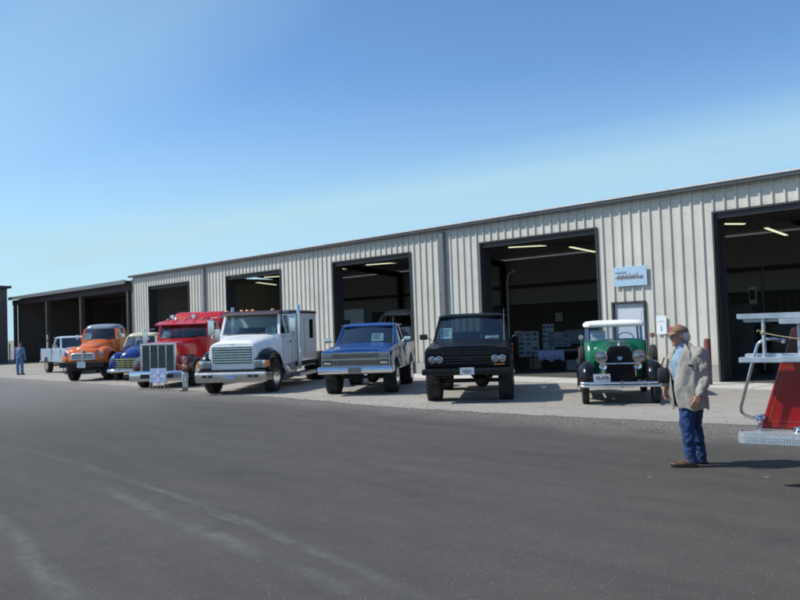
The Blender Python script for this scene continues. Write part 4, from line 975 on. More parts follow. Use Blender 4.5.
for s in (-1, 1):
    m = MB(); path = [(.14, .72), (.10, .92), (.16, 1.12), (.36, 1.28), (.70, 1.36), (1.05, 1.33), (1.38, 1.18), (1.6, .95), (1.72, .7)]
    m.fender(path, s * .52, s * 1.08, drop=.13, lip=.05, crown=.05); m.build('fender', ORG, ot, smooth=60, solid=.02)
    lamp(ot, s * .84, .10, 1.12, .105)
    wheel(ot, s * .84, .85, .47, .27, rr=.5, rimcol=BLG); wheel(ot, s * .88, 4.2, .47, .27, rr=.5, rimcol=BLG)
    m = MB(); m.box(s * .95 - .12, s * .95 + .12, 1.75, 2.95, .60, .65); m.build('running_board', BLACKM, ot, bevel=.01)
    m = MB(); path = [(3.62, .7), (3.66, .95), (3.82, 1.15), (4.2, 1.24), (4.58, 1.15), (4.74, .95), (4.8, .7)]; m.fender(path, s * .72, s * 1.06, drop=.08); m.build('rear_fender', ORG, ot, smooth=60, solid=.02)
m = MB(); m.box(-1.06, 1.06, -.14, -.02, .58, .80); bm_ = m.build('bumper', BLACKM, ot, bevel=.02)
m = MB(); m.box(-.20, .20, -.16, -.142, .56, .82); m.build('licence_plate', mat('plate_bright', (.62, .68, .7), rough=.4), bm_, smooth=0)
m = MB(); m.box(-.45, -.35, 0, 5.2, .52, .72); m.box(.35, .45, 0, 5.2, .52, .72); m.tube([(-.8, .85, .47), (.8, .85, .47)], .05); m.box(-.7, .7, .3, 2.0, .42, .8); m.build('chassis', BLACKM, ot, smooth=0)
m = MB(); m.loftz([(0, 2.32, .90, .66, .2, .66), (0, 2.32, .95, .70, .22, .9), (0, 2.32, .96, .70, .24, 1.4), (0, 2.32, .93, .68, .24, 1.68)], n=6); m.build('cab', ORG, ot, smooth=60)
greenhouse(ot, dict(wb=.92, y0=1.66, y1=2.98, zb=1.67, wr=.80, r0=1.84, r1=2.90, zr=2.13, crown=.20, rad=.32, bow=.10, solid=2.50, pw=.09), GRY, frame=ORG)
m = MB(); m.box(-.92, .92, 3.15, 5.3, .78, .88)
for s in (-1, 1): m.box(s * .92 - .03, s * .92 + .03, 3.15, 5.3, .88, 1.35)
m.box(-.92, .92, 3.12, 3.16, .88, 1.45); m.box(-.92, .92, 5.28, 5.32, .88, 1.35); m.build('bed', ORG, ot, bevel=.01)
for s in (-1, 1): mirror(ot, s * .93, 1.85, 1.80, s, .13, .2)
card(ot, 'show_card', 'white card behind the left side of the orange truck windshield', 'card', -.62, 1.78, 1.68, .28, .30)

# ---------------------------------------------------------------- blue and cream 1950s pickup
DBL = paint('paint_deep_blue', (.010, .035, .20), .05)
CRM = paint('paint_cream', (.66, .60, .38), .05)
GOLD = mat('grille_gold', (.62, .60, .26), rough=.2, metal=.8, var=.08)
ct = thing('vintage_pickup', (-29.8, -6.75, 0), R(46), 'deep blue 1950s pickup with cream cab roof and gold-tinted grille', 'pickup truck', None); ct.scale = (.9, 1, 1)
m = MB(); m.lofty([(.16, .42, .70, 1.02, 2.6), (.24, .52, .66, 1.14, 2.4), (.6, .60, .66, 1.27, 2.3), (1.1, .68, .66, 1.36, 2.3), (1.5, .80, .66, 1.40, 2.6)], n=24); m.build('hood', DBL, ct, smooth=70)
m = MB(); m.lofty([(.10, .62, .48, .88, 5), (.3, .66, .48, .9, 5)], n=18); gr = m.build('grille', mat('grille_backing', (.03, .03, .02), rough=.5), ct, smooth=50)  # dark backing behind the gold bars
m = MB()
for i in range(5): z = .50 + i * .09; m.tube([(-.60 + abs(i - 2) * .01, .10, z), (-.3, .05, z), (0, .035, z), (.3, .05, z), (.60 - abs(i - 2) * .01, .10, z)], .024, 8)
for x in (-.25, .0, .25): m.box(x - .012, x + .012, .035, .07, .50, .86)
m.build('grille_bar', GOLD, gr)
for s in (-1, 1):
    m = MB(); path = [(.16, .48), (.10, .66), (.14, .86), (.32, 1.02), (.62, 1.09), (1.0, 1.05), (1.35, .90), (1.6, .68), (1.8, .48)]
    m.fender(path, s * .44, s * .93, drop=.14, lip=.08, crown=.06); m.build('fender', DBL, ct, smooth=70, solid=.02)
    lamp(ct, s * .70, .10, .86, .10)
    wheel(ct, s * .74, .82, .36, .20, rr=.5, rimcol=CRM); wheel(ct, s * .74, 3.75, .36, .20, rr=.5, rimcol=CRM)
    m = MB(); path = [(3.25, .45), (3.28, .68), (3.45, .86), (3.75, .92), (4.08, .86), (4.25, .66), (4.3, .45)]; m.fender(path, s * .66, s * .93, drop=.09); m.build('rear_fender', DBL, ct, smooth=70, solid=.02)
    m = MB(); m.box(s * .82 - .1, s * .82 + .1, 1.75, 3.25, .38, .42); m.build('running_board', DBL, ct, bevel=.01)
m = MB(); m.tube([(-.95, .16, .42), (-.86, .0, .42), (-.4, -.08, .42), (.4, -.08, .42), (.86, .0, .42), (.95, .16, .42)], .07, 12); m.box(-.4, -.34, -.16, -.05, .34, .54); m.box(.34, .40, -.16, -.05, .34, .54); m.build('bumper', CHROME, ct)
m = MB(); m.loftz([(0, 2.15, .78, .66, .2, .42), (0, 2.15, .84, .68, .22, .7), (0, 2.15, .84, .68, .24, 1.1), (0, 2.15, .80, .66, .24, 1.38)], n=6); m.build('cab', DBL, ct, smooth=60)
greenhouse(ct, dict(wb=.79, y0=1.50, y1=2.78, zb=1.37, wr=.68, r0=1.72, r1=2.66, zr=1.74, crown=.17, rad=.28, bow=.10, solid=2.35, pw=.07), CRM, glass=GLASSC, frame=CRM, split=True)
m = MB(); m.box(-.66, .66, 2.9, 4.6, .55, .62)
for s in (-1, 1): m.box(s * .66 - .02, s * .66 + .02, 2.9, 4.6, .62, 1.1)
m.box(-.66, .66, 2.88, 2.92, .55, 1.1); m.box(-.66, .66, 4.58, 4.62, .5, 1.05); m.build('bed', DBL, ct, bevel=.008)
m = MB(); m.box(-.4, -.32, .2, 4.5, .36, .5); m.box(.32, .40, .2, 4.5, .36, .5); m.box(-.6, .6, .3, 1.8, .3, .6); m.build('chassis', BLACKM, ct, smooth=0)

# ---------------------------------------------------------------- silver pickup by the shed
SIL = paint('paint_silver', (.38, .46, .56), .1)
SILW = paint('paint_pale', (.62, .70, .74), .1)
DS = dict(hw=.92, r=.38, ww=.25, trk=.78, ax=.9, rx=4.0, len=4.95, zb=.62, hood=1.12, belt=1.28, cowl=1.6, cabend=3.1, roof=1.88, mir=CHROME, rim=CHROME)
st, body = pickup('silver_pickup', (-38.3, -4.8, 0), R(86), 'pale silver-blue pickup standing side on before the open shed', SIL, DS)
m = MB(); m.box(-.8, .8, .03, .06, .72, 1.0); m.build('grille', CHROME, st, bevel=.01)
for s in (-1, 1): lamp(st, s * .72, .03, .9, .09)
m = MB(); m.box(-.95, .95, -.1, .04, .52, .66); m.box(-.95, .95, 4.95, 5.1, .5, .64); m.build('bumper', CHROME, st, bevel=.02)
for ch in st.children:
    if ch.name.startswith('roof'): ch.data.materials[0] = SILW

# ---------------------------------------------------------------- green 1930s roadster
GRN = mat('paint_green', (.007, .115, .05), rough=.16, coat=.8, var=.2, vscale=4)
WTOP = mat('canvas_white', (.82, .82, .78), rough=.8, var=.04, bump=.1, bscale=30)
gt = thing('vintage_car', (-8.38, -6.08, 0), R(34), 'green 1930s car with white canvas top, black fenders and chrome bumper', 'car', None)
m = MB(); m.lofty([(.42, .27, .55, 1.20, 4), (.8, .32, .52, 1.24, 3.6), (1.3, .42, .50, 1.28, 3.2), (1.62, .62, .50, 1.31, 3.2), (1.72, .66, .50, 1.31, 4)], n=22); m.build('hood', GRN, gt, smooth=60)
# radiator
m = MB(); m.lofty([(.34, .27, .42, 1.21, 6), (.37, .29, .40, 1.23, 5), (.46, .29, .40, 1.23, 5)], n=22); rd = m.build('radiator_shell', BLG, gt, smooth=50)
m = MB(); m.lofty([(.32, .235, .46, 1.15, 6), (.345, .24, .45, 1.16, 6)], n=22); m.build('radiator_core', mat('core_black', (.005, .005, .006), rough=.6, spec=.15), rd, smooth=40)
m = MB(); m.prism([(-.05, 1.0), (.05, 1.0), (.05, .96), (0, .92), (-.05, .96)], .30, .33, axis='y'); m.build('badge', mat('badge_blue', (.25, .35, .6), rough=.3, metal=.5), rd)
m = MB(); m.lathe([(0, .035), (.03, .035), (.05, .02), (.09, .025), (.12, .004)], (0, .40, 1.22), 'z', 14); m.build('radiator_cap', CHROME, rd)
for s in (-1, 1):
    m = MB(); path = [(.14, .50), (.13, .62), (.22, .76), (.42, .85), (.66, .86), (.92, .78), (1.2, .60), (1.5, .43), (1.75, .36)]
    m.fender(path, s * .52, s * .87, drop=.10, lip=.02, crown=.06); m.build('fender', BLG, gt, smooth=70, solid=.015)
    m = MB(); m.lathe([(.24, .03), (.16, .09), (.06, .13), (0, .135), (-.02, .13), (-.02, .115)], (s * .38, .30, 1.0), 'y', 24); hl = m.build('headlight', CHROME, gt)
    m = MB(); m.lathe([(-.018, .115), (-.03, .08), (-.038, .002)], (s * .38, .30, 1.0), 'y', 20); m.build('lens', LENS, hl)
    m = MB(); m.lathe([(.10, .03), (.05, .045), (0, .075), (-.01, .075), (.0, .06), (.03, .03), (.03, .002)], (s * .35, .26, .81), 'y', 18); m.build('horn' if s < 0 else 'horn', CHROME, gt)
    # side-mounted spare seen edge on
    m = MB(); m.lathe([(-.06, .14), (-.07, .17), (-.06, .225), (-.035, .25), (.035, .25), (.06, .225), (.07, .17), (.06, .14)], (s * .76, 1.18, .96), 'x', 28); sp_ = m.build('spare_tyre', RUBBER, gt)
    m = MB(); m.lathe([(s * .065, .15), (s * .075, .10), (s * .09, .002)], (s * .76, 1.18, .94), 'x', 24); m.tube([(s * .76, 1.18, 1.22), (s * .76, 1.16, 1.40)], .01); m.lathe([(0, .055), (.015, .055)], (s * .76, 1.15, 1.41), 'y', 16); m.build('tyre_clamp', CHROME, sp_)
    wheel(gt, s * .72, .62, .37, .15, rr=.62, rimcol=BLG); wheel(gt, s * .72, 3.35, .37, .15, rr=.62, rimcol=BLG)
    m = MB(); path = [(2.9, .40), (2.92, .66), (3.1, .84), (3.35, .90), (3.65, .80), (3.86, .55)]; m.fender(path, s * .56, s * .86, drop=.07); m.build('rear_fender', BLG, gt, smooth=70, solid=.015)
    m = MB(); m.box(s * .74 - .12, s * .74 + .12, 1.6, 3.0, .34, .38); m.build('running_board', BLG, gt, bevel=.01)
    m = MB(); m.box(s * .70 - .10, s * .70 + .02, .25, .40, .42, .46)
m = MB(); m.tube([(-.82, .10, .48), (-.74, .02, .48), (0, -.03, .48), (.74, .02, .48), (.82, .10, .48)], .026, 10); m.tube([(-.82, .10, .415), (-.74, .02, .415), (0, -.03, .415), (.74, .02, .415), (.82, .10, .415)], .026, 10)
m.prism([(-.02, .53), (.02, .53), (.02, .38), (-.02, .38)], -.055, -.03, axis='y')
for x in (-.4, .4): m.box(x - .02, x + .02, .0, .4, .42, .47)
m.build('bumper', CHROME, gt)
m = MB(); m.box(-.56, -.22, .09, .10, .50, .66); pl = m.build('licence_plate', PLATE, gt, smooth=0)
text('plate_number', '10-478', .105, INK, pl, (-.39, .087, .578), sx=.92)
m = MB(); m.loftz([(0, 2.45, .60, .85, .16, .42), (0, 2.45, .66, .88, .18, .7), (0, 2.45, .68, .88, .18, 1.30)], n=5, cap1=False); m.box(-.60, .60, 1.6, 3.3, .42, .46); m.build('body', GRN, gt, smooth=60, solid=.02)
m = MB(); m.box(-.60, .60, 1.66, 1.80, 1.22, 1.31); m.build('cowl', GRN, gt, bevel=.02)
# screen frame, posts, top
m = MB()
for s in (-1, 1): m.bar((s * .60, 1.78, 1.28), (s * .585, 1.84, 1.64), .035, .035); m.bar((s * .62, 2.35, 1.28), (s * .61, 2.35, 1.62), .03, .03); m.bar((s * .62, 3.05, 1.28), (s * .60, 3.0, 1.62), .04, .12)
m.box(-.6, .6, 1.77, 1.80, 1.29, 1.315); m.box(-.6, .6, 1.83, 1.86, 1.61, 1.64); m.build('windshield_frame', mat('frame_bluegrey', (.22, .32, .48), rough=.3, metal=.5), gt, bevel=.006, seg=1)
m = MB(); pane(m, (-.585, 1.785, 1.31), (.585, 1.785, 1.31), (.57, 1.845, 1.62), (-.57, 1.845, 1.62)); m.build('windshield', GLASSC, gt, smooth=0)
m = MB(); m.loftz([(0, 2.42, .64, .70, .10, 1.61), (0, 2.42, .67, .73, .12, 1.63), (0, 2.42, .67, .73, .14, 1.69), (0, 2.42, .60, .66, .16, 1.745), (0, 2.42, .35, .4, .16, 1.765)], n=5); m.build('canvas_top', WTOP, gt, smooth=60)
m = MB(); m.box(-.56, .56, 2.45, 2.95, .75, .9); m.box(-.56, .56, 2.9, 3.05, .85, 1.24); m.build('seat', SEAT, gt, bevel=.05)
m = MB(); c = Vector((.26, 2.05, 1.33)); m.tube([(c.x + .18 * math.cos(2 * PI * i / 20), c.y + .09 * math.sin(2 * PI * i / 20), c.z + .14 * math.sin(2 * PI * i / 20)) for i in range(21)], .011, 6); m.tube([(c.x - .18, c.y, c.z), (c.x + .18, c.y, c.z)], .01, 6); m.tube([tuple(c), (c.x, c.y - .3, c.z - .3)], .018, 6); m.build('steering_wheel', DARKTRIM, gt)
m = MB(); m.box(-.40, -.34, .3, 3.9, .38, .46); m.box(.34, .40, .3, 3.9, .38, .46); m.tube([(-.7, .62, .37), (.7, .62, .37)], .03, 8); m.box(-.3, .3, .5, 1.6, .34, .6); m.build('chassis', BLACKM, gt, smooth=0)
m = MB(); m.tube([(-.40, .30, .86), (.40, .30, .86)], .018, 8); m.build('lamp_bar', CHROME, gt)
card(gt, 'display_sheet', 'pale blue display sheet standing inside the green car on the left', 'sheet', -.36, 1.98, 1.29, .34, .24, tilt=-.15, marks=2)

# ---------------------------------------------------------------- grey old car inside the second shop
ic = thing('old_coupe', (-24.25, 1.9, .03), R(28), 'dull silver rounded old car parked in the shade of the doorway behind the blue pickup', 'car', None); ic.scale = (1.17, 1.1, 1.17)
GC = paint('paint_dull_silver', (.42, .42, .42), .3)
m = MB(); m.lofty([(.1, .40, .6, 1.0, 2.6), (.5, .58, .5, 1.25, 2.4), (1.1, .68, .5, 1.4, 2.4), (1.5, .78, .5, 1.45, 2.6)], n=22); m.build('hood', GC, ic, smooth=70)
m = MB(); m.loftz([(0, 2.4, .80, .95, .3, .4), (0, 2.4, .86, 1.0, .3, .8), (0, 2.4, .86, 1.0, .3, 1.2), (0, 2.4, .82, .96, .3, 1.48)], n=6); m.build('body', GC, ic, smooth=70)
greenhouse(ic, dict(wb=.81, y0=1.48, y1=3.25, zb=1.47, wr=.62, r0=1.86, r1=3.0, zr=1.93, crown=.24, rad=.36, bow=.10, bp=2.35, pw=.10), GC, frame=GC, glass=GLASS)
m = MB(); m.lofty([(3.2, .8, .4, 1.4, 2.6), (3.9, .7, .4, 1.1, 2.4), (4.3, .4, .5, .8, 2.2)], n=20); m.build('trunk', GC, ic, smooth=70)
for s in (-1, 1):
    m = MB(); m.fender([(.1, .45), (.08, .7), (.25, .9), (.6, 1.0), (1.0, .94), (1.4, .7), (1.7, .45)], s * .45, s * .92, drop=.14, lip=.06, crown=.06); m.build('fender', GC, ic, smooth=70, solid=.02)
    m = MB(); m.fender([(2.9, .45), (2.95, .7), (3.2, .9), (3.5, .94), (3.9, .8), (4.1, .45)], s * .6, s * .92, drop=.12, lip=.06, crown=.05); m.build('rear_fender', GC, ic, smooth=70, solid=.02)
    lamp(ic, s * .68, .1, .85, .09); wheel(ic, s * .74, .8, .36, .18); wheel(ic, s * .74, 3.45, .36, .18)
m = MB(); m.tube([(-.85, .15, .45), (0, -.05, .45), (.85, .15, .45)], .05); m.build('bumper', CHROME, ic)
# ---------------------------------------------------------------- antique fire engine entering from the right
FRED = paint('paint_fire_red', (.27, .008, .011), .05)
STL = mat('tread_plate', (.52, .56, .58), rough=.42, metal=.6, var=.12, vscale=40, bump=.15, bscale=60)
LAD = mat('ladder_alu', (.46, .52, .57), rough=.42, metal=.55, var=.12, vscale=9)
GLD = mat('pinstripe_gold', (.30, .14, .03), rough=.4)
p = at(740, 487)
ft = thing('fire_truck', (p.x, p.y, 0), R(12.5), 'red antique fire engine tail with diamond plate step and grab rail', 'fire truck', None)
# side body outline (x along the truck, z up), sloped tail; front side at y=0.30
for nm in ('body',):
    m = MB(); m.prism([(.405, 1.304), (.50, 1.64), (3.6, 1.64), (3.6, 1.304)], .33, 2.02, axis='y'); m.v = [(x + (y - .3) * .6 * max(0, 1 - x / 1.4), y, z) for x, y, z in m.v]; m.build('upper_body', paint('upper_body_maroon', (.055, .008, .010), .1), ft, smooth=30, bevel=.02)  # upper band coloured a darker maroon than the red body below
    m = MB(); poly = [(.165, .575), (.40, 1.30), (3.6, 1.30), (3.6, .575), (3.0, .575)] + [(2.25 + .62 * math.cos(R(a)), .50 + .62 * math.sin(R(a))) for a in range(15, 166, 15)] + [(1.5, .575)]
    m.prism(poly, .30, 2.05, axis='y'); m.v = [(x + (y - .3) * .6 * max(0, 1 - x / 1.4), y, z) for x, y, z in m.v]; fb = m.build('body', FRED, ft, smooth=30, bevel=.025, seg=3)
m = MB()
def edge_strip(a, b, w_):
    a = Vector(a); b = Vector(b); d = (b - a).normalized(); n_ = Vector((-d.y, d.x)) * w_
    m.add([(a.x, .296, a.y), (b.x, .296, b.y), (b.x + n_.x, .296, b.y + n_.y), (a.x + n_.x, .296, a.y + n_.y)], [(0, 1, 2, 3)])
edge_strip((.262, .66), (1.4, .66), .004); edge_strip((.262, .66), (.435, 1.22), -.004); edge_strip((.435, 1.22), (1.4, 1.22), .004)
m.build('pinstripe', GLD, fb, smooth=0)
m = MB(); m.box(.62, 1.35, .275, .297, .72, 1.15); lk = m.build('locker_door', paint('paint_fire_red_door', (.24, .008, .010), .1), ft, bevel=.012)
m = MB(); m.box(.95, 1.03, .255, .276, .98, 1.06); m.build('handle', CHROME, lk, bevel=.01)
m = MB(); m.box(.70, 1.25, .265, .2755, 1.04, 1.12); m.box(.70, 1.25, .265, .2755, .80, .84); m.build('locker_trim', paint('paint_fire_red_trim', (.36, .010, .010), .0), lk, bevel=.01)
# running board and tail step of tread plate
m = MB(); m.prism([(0.0, .06), (.06, 0.0), (1.55, 0.0), (1.55, .29), (.24, .29)], .535, .565, axis='z')
m.prism([(-.004, .06), (.056, -.006), (1.55, -.006), (1.55, .004), (.064, .004), (.006, .066)], .455, .5345, axis='z')
for i in range(58):
    x = .08 + i * .025
    m.box(x, x + .013, -.012, -.006, .465, .473, rot=(0, .6, 0)); m.box(x, x + .013, -.012, -.006, .49, .498, rot=(0, -.6, 0)); m.box(x, x + .013, -.012, -.006, .515, .523, rot=(0, .6, 0))
for i in range(28):
    for j in range(5): x = .10 + i * .05; y = .04 + j * .05; m.box(x, x + .022, y, y + .005, .565, .5662, rot=(0, 0, .8 if (i + j) % 2 else -.8))
m.build('tail_step', STL, ft, smooth=0)
m = MB(); m.lathe([(0, .05), (.02, .05), (.03, .03), (.05, .028)], (.56, .14, .565), 'z', 16); m.box(.52, .62, .12, .16, .615, .63); m.build('step_fitting', CHROME, ft, bevel=.004)
m = MB(); m.tube([(.19, .22, .565), (.19, .22, .66)], .020, 10); m.ell((.19, .22, .685), (.032, .032, .045)); m.build('step_hook', mat('hook_blue_chrome', (.45, .45, .6), rough=.2, metal=.9), ft)
# grab rail
m = MB(); m.tube([(.44, .33, 1.50), (.36, .20, 1.53), (.28, .12, 1.53), (.22, .11, 1.48), (.18, .11, 1.36), (.03, .11, .82), (.03, .12, .77), (.06, .14, .73), (.12, .2, .70), (.21, .30, .70)], .016, 10)
m.ell((.205, .285, .70), (.035, .035, .035)); m.ell((.44, .31, 1.50), (.028, .028, .028)); m.build('grab_rail', CHROME, ft)
# hose bed, far wheels, cab and bonnet (mostly out of the picture)
for y in (.30, 1.83):
    wheel_ = None
for s, yy in ((-1, .38), (1, 1.95)):
    for xx in (2.25, 5.6):
        m = MB(); m.lathe([(-.11, .28), (-.13, .34), (-.12, .44), (-.08, .475), (.08, .475), (.12, .44), (.13, .34), (.11, .28)], axis='y', n=32); w_ = m.build('wheel', RUBBER, ft, smooth=40); w_.location = (xx, yy, .475)
        m = MB(); m.lathe([(s * .12, .29), (s * .10, .26), (s * .03, .2), (s * .10, .10), (s * .13, .002)], axis='y', n=24); m.build('rim', FRED, w_, smooth=40)
m = MB(); m.box(1.3, 3.5, .4, 1.95, 1.642, 1.70); m.box(3.62, 4.6, .35, 2.0, .55, 1.25); m.box(3.62, 4.5, .45, 1.9, 1.25, 1.38); m.build('hose_bed', FRED, ft, bevel=.02)
m = MB(); m.box(1.2, 6.2, .75, .85, .45, .6); m.box(1.2, 6.2, 1.45, 1.55, .45, .6); m.build('chassis', BLACKM, ft, smooth=0)
m = MB(); m.rings([[(x, 1.17 - hw_, .62), (x, 1.17 - hw_, z1 - .15), (x, 1.17 - hw_ * .6, z1), (x, 1.17 + hw_ * .6, z1), (x, 1.17 + hw_, z1 - .15), (x, 1.17 + hw_, .62)] for x, hw_, z1 in ((4.62, .62, 1.50), (5.3, .48, 1.45), (6.2, .36, 1.38))]); m.build('hood', FRED, ft, smooth=40, bevel=.02)
m = MB(); m.box(6.20, 6.26, .85, 1.5, .6, 1.4); m.build('radiator', CHROME, ft, bevel=.03)
m = MB(); m.rings([[(4.62, .55, 1.4), (4.66, .55, 1.4), (4.66, 1.8, 1.4), (4.62, 1.8, 1.4)], [(4.52, .6, 1.85), (4.55, .6, 1.85), (4.55, 1.75, 1.85), (4.52, 1.75, 1.85)]]); m.build('windshield', GLASSC, ft, smooth=0)
for y in (.2, 1.7):
    m = MB(); rs = []
    for i in range(11):
        a = R(180 - 18 * i); x = 5.6 - .62 * math.cos(PI - a) ; z = .5 + .60 * math.sin(a); rs.append([(x, y, z), (x, y + .42, z), (x, y + .42, z - .03), (x, y, z - .03)])
    m.rings(rs); m.build('fender', FRED, ft, smooth=50)
# ladders on edge along the side: things of their own
def ladder(x0, x1, y, z0, z1, first, label):
    M = Matrix.Translation(ft.location) @ Matrix.Rotation(ft.rotation_euler.z, 4, 'Z')
    t = thing('ladder', M @ Vector((x0, y, z0)), ft.rotation_euler.z, label, 'ladder', 'ladders carried on the fire engine')
    h = z1 - z0; ln = x1 - x0
    for z in (0, h):
        m = MB(); s = 1 if z == 0 else -1
        m.prism([(-.035, z - s * .0), (.035, z), (.035, z + s * .010), (-.025, z + s * .010), (-.025, z + s * .045), (.035, z + s * .045), (.035, z + s * .055), (-.035, z + s * .055)], 0, ln)
        m.box(-.015, .02, -.03, .03, min(z, z + s * .05), max(z, z + s * .05)); m.build('rail', LAD, t, smooth=0, bevel=.003, seg=1)
    x = first
    while x < ln - .1:
        m = MB(); m.tube([(x, .0, .03), (x, .0, h - .03)], .019, 12); m.lathe([(0, .027), (.03, .027)], (x, 0, .05), 'z', 12); m.lathe([(0, .027), (.03, .027)], (x, 0, h - .08), 'z', 12); m.build('rung', LAD, t); x += .33
    return t
l1 = ladder(.05, 3.6, .10, 1.29, 1.80, .235, 'outer aluminium ladder on edge, its square ends reaching furthest left past the fire engine tail')
l2 = ladder(.10, 3.7, .175, 1.325, 1.765, .52, 'middle aluminium ladder nested just inside the outer ladder on the fire engine')
l3 = ladder(.46, 3.8, .035, 1.30, 1.74, .36, 'shortest aluminium ladder section starting above the red tail panel of the fire engine')
m = MB()
for x in (.85, 2.8):
    m.box(x, x + .04, -.0, .30, 1.235, 1.265); m.box(x, x + .04, -.01, .01, 1.235, 1.34); m.box(x, x + .04, .27, .30, 1.2, 1.64)
m.build('ladder_bracket', CHROME, ft, bevel=.004, seg=1)
M = Matrix.Translation(ft.location) @ Matrix.Rotation(ft.rotation_euler.z, 4, 'Z')
rp = thing('rope', M @ Vector((.285, .03, 1.6)), ft.rotation_euler.z, 'thin pale tie cord knotted round the first ladder rung and running right', 'rope')
m = MB(); m.tube([(0, 0, 0), (.12, -.005, -.03), (.3, 0, -.065), (.6, .01, -.10), (.9, .0, -.11)], .006, 6); m.ell((0, 0, 0), (.025, .02, .025), 8, 6); m.tube([(0, -.01, 0), (-.04, -.02, .03), (-.05, -.02, .01)], .006, 6); m.build('cord', mat('rope_tan', (.42, .36, .22), rough=.9), rp)

# ---------------------------------------------------------------- people
SKIN = mat('skin', (.42, .22, .15), rough=.55, var=.12, vscale=14)
def hand(m, wrist, d, side, up, sc_=1.0, curl=.5):
    """palm and five bent fingers; d = pointing direction, side = towards thumb, up = back of hand"""
    w_ = Vector(wrist); d = Vector(d).normalized(); s = Vector(side); s = (s - d * s.dot(d)).normalized(); n_ = d.cross(s).normalized()
    if n_.dot(Vector(up)) < 0: n_ = -n_
    pc = w_ + d * .05 * sc_
    for k in (-.026, -.009, .009, .026): m.caps(w_ + s * k * .7 * sc_, .017 * sc_, w_ + d * .088 * sc_ + s * k * sc_, .0125 * sc_, 10)
    for k, ln in ((.030, .068), (.011, .078), (-.009, .073), (-.028, .058)):
        a = w_ + d * .090 * sc_ + s * k * sc_
        b = a + (d * math.cos(curl * .5) - n_ * math.sin(curl * .5)) * ln * .45 * sc_
        c = b + (d * math.cos(curl * 1.3) - n_ * math.sin(curl * 1.3)) * ln * .32 * sc_
        e = c + (d * math.cos(curl * 2.0) - n_ * math.sin(curl * 2.0)) * ln * .26 * sc_
        m.caps(a, .0095 * sc_, b, .0088 * sc_, 8); m.caps(b, .0088 * sc_, c, .0082 * sc_, 8); m.caps(c, .0082 * sc_, e, .007 * sc_, 8)
    a = w_ + d * .025 * sc_ + s * .028 * sc_; b = a + (d * .7 + s * .6 - n_ * .25).normalized() * .038 * sc_; c = b + (d * .92 + s * .25 - n_ * .3).normalized() * .032 * sc_
    m.caps(a, .013 * sc_, b, .0105 * sc_, 8); m.caps(b, .0105 * sc_, c, .009 * sc_, 8)
def head(m, c, face, sc_=1.0):
    """skull, jaw, nose, brow, lips, ears. face = horizontal facing direction"""
    c = Vector(c); f = Vector(face).normalized(); s = Vector((-f.y, f.x, 0)); z = Vector((0, 0, 1)); ang = math.atan2(f.y, f.x)
    P = lambda a, b, h: c + f * a * sc_ + s * b * sc_ + z * h * sc_
    rot = (0, 0, ang)
    m.ell(P(-.012, 0, .035), (.096 * sc_, .074 * sc_, .088 * sc_), 20, 14, rot)
    m.ell(P(.020, 0, -.035), (.068 * sc_, .058 * sc_, .082 * sc_), 18, 12, rot)
    m.ell(P(.055, 0, -.088), (.030 * sc_, .034 * sc_, .026 * sc_), 12, 8, rot)
    m.ell(P(.074, 0, .026), (.018 * sc_, .050 * sc_, .014 * sc_), 12, 8, rot)
    m.caps(P(.080, 0, .018), .010 * sc_, P(.104, 0, -.022), .0135 * sc_, 10)
    for k in (-1, 1):
        m.ell(P(.092, k * .012, -.026), (.010 * sc_, .009 * sc_, .008 * sc_), 8, 6)
        m.ell(P(.062, k * .038, -.018), (.022 * sc_, .020 * sc_, .020 * sc_), 10, 8)
        m.ell(P(-.008, k * .076, .0), (.022 * sc_, .009 * sc_, .034 * sc_), 12, 8, rot)
    m.ell(P(.080, 0, -.052), (.012 * sc_, .024 * sc_, .007 * sc_), 10, 6, rot); m.ell(P(.077, 0, -.063), (.012 * sc_, .021 * sc_, .008 * sc_), 10, 6, rot)
    return P, rot
def eyes(root, P, sc_=1.0):
    for k in (-1, 1):
        m = MB(); m.ell(P(.074, k * .031, .008), (.013 * sc_, .014 * sc_, .009 * sc_), 12, 8); e = m.build('eye', mat('eye_white', (.55, .52, .5), rough=.2), root)
        m = MB(); m.ell(P(.083, k * .032, .008), (.006 * sc_, .006 * sc_, .006 * sc_), 10, 6); m.build('pupil', INK, e)
def shoe(m, heel, d, L_=.29, w_=.05, h=.085):
    heel = Vector(heel); d = Vector(d).normalized(); ang = math.atan2(d.y, d.x)
    m.ell(heel + d * .06 + Vector((0, 0, h * .62)), (.075, w_ * .9, h * .62), 14, 10, (0, 0, ang))
    m.ell(heel + d * (L_ * .45) + Vector((0, 0, h * .52)), (.10, w_, h * .50), 14, 10, (0, 0, ang))
    m.ell(heel + d * (L_ * .74) + Vector((0, 0, h * .40)), (.08, w_ * 1.05, h * .40), 14, 10, (0, 0, ang))
    m.caps(heel + d * .06 + Vector((0, 0, h)), w_ * .85, heel + d * .06 + Vector((0, 0, h + .06)), w_ * .95, 12)

# the man in the cap (frame: x = image right, y = away from the camera, z up)
mn = thing('person', (at(692.5, 466).x, at(692.5, 466).y, 0), R(26), 'person in tan cap, open pale jacket and blue jeans standing on the asphalt facing left', 'person')
fc = Vector((-.80, -.60, 0)); 
B = MB()
P, rot = head(B, (-.085, .0, 1.555), (-.90, -.44, 0), 1.06)
B.caps((-.06, .02, 1.38), .062, (-.075, .01, 1.49), .058)
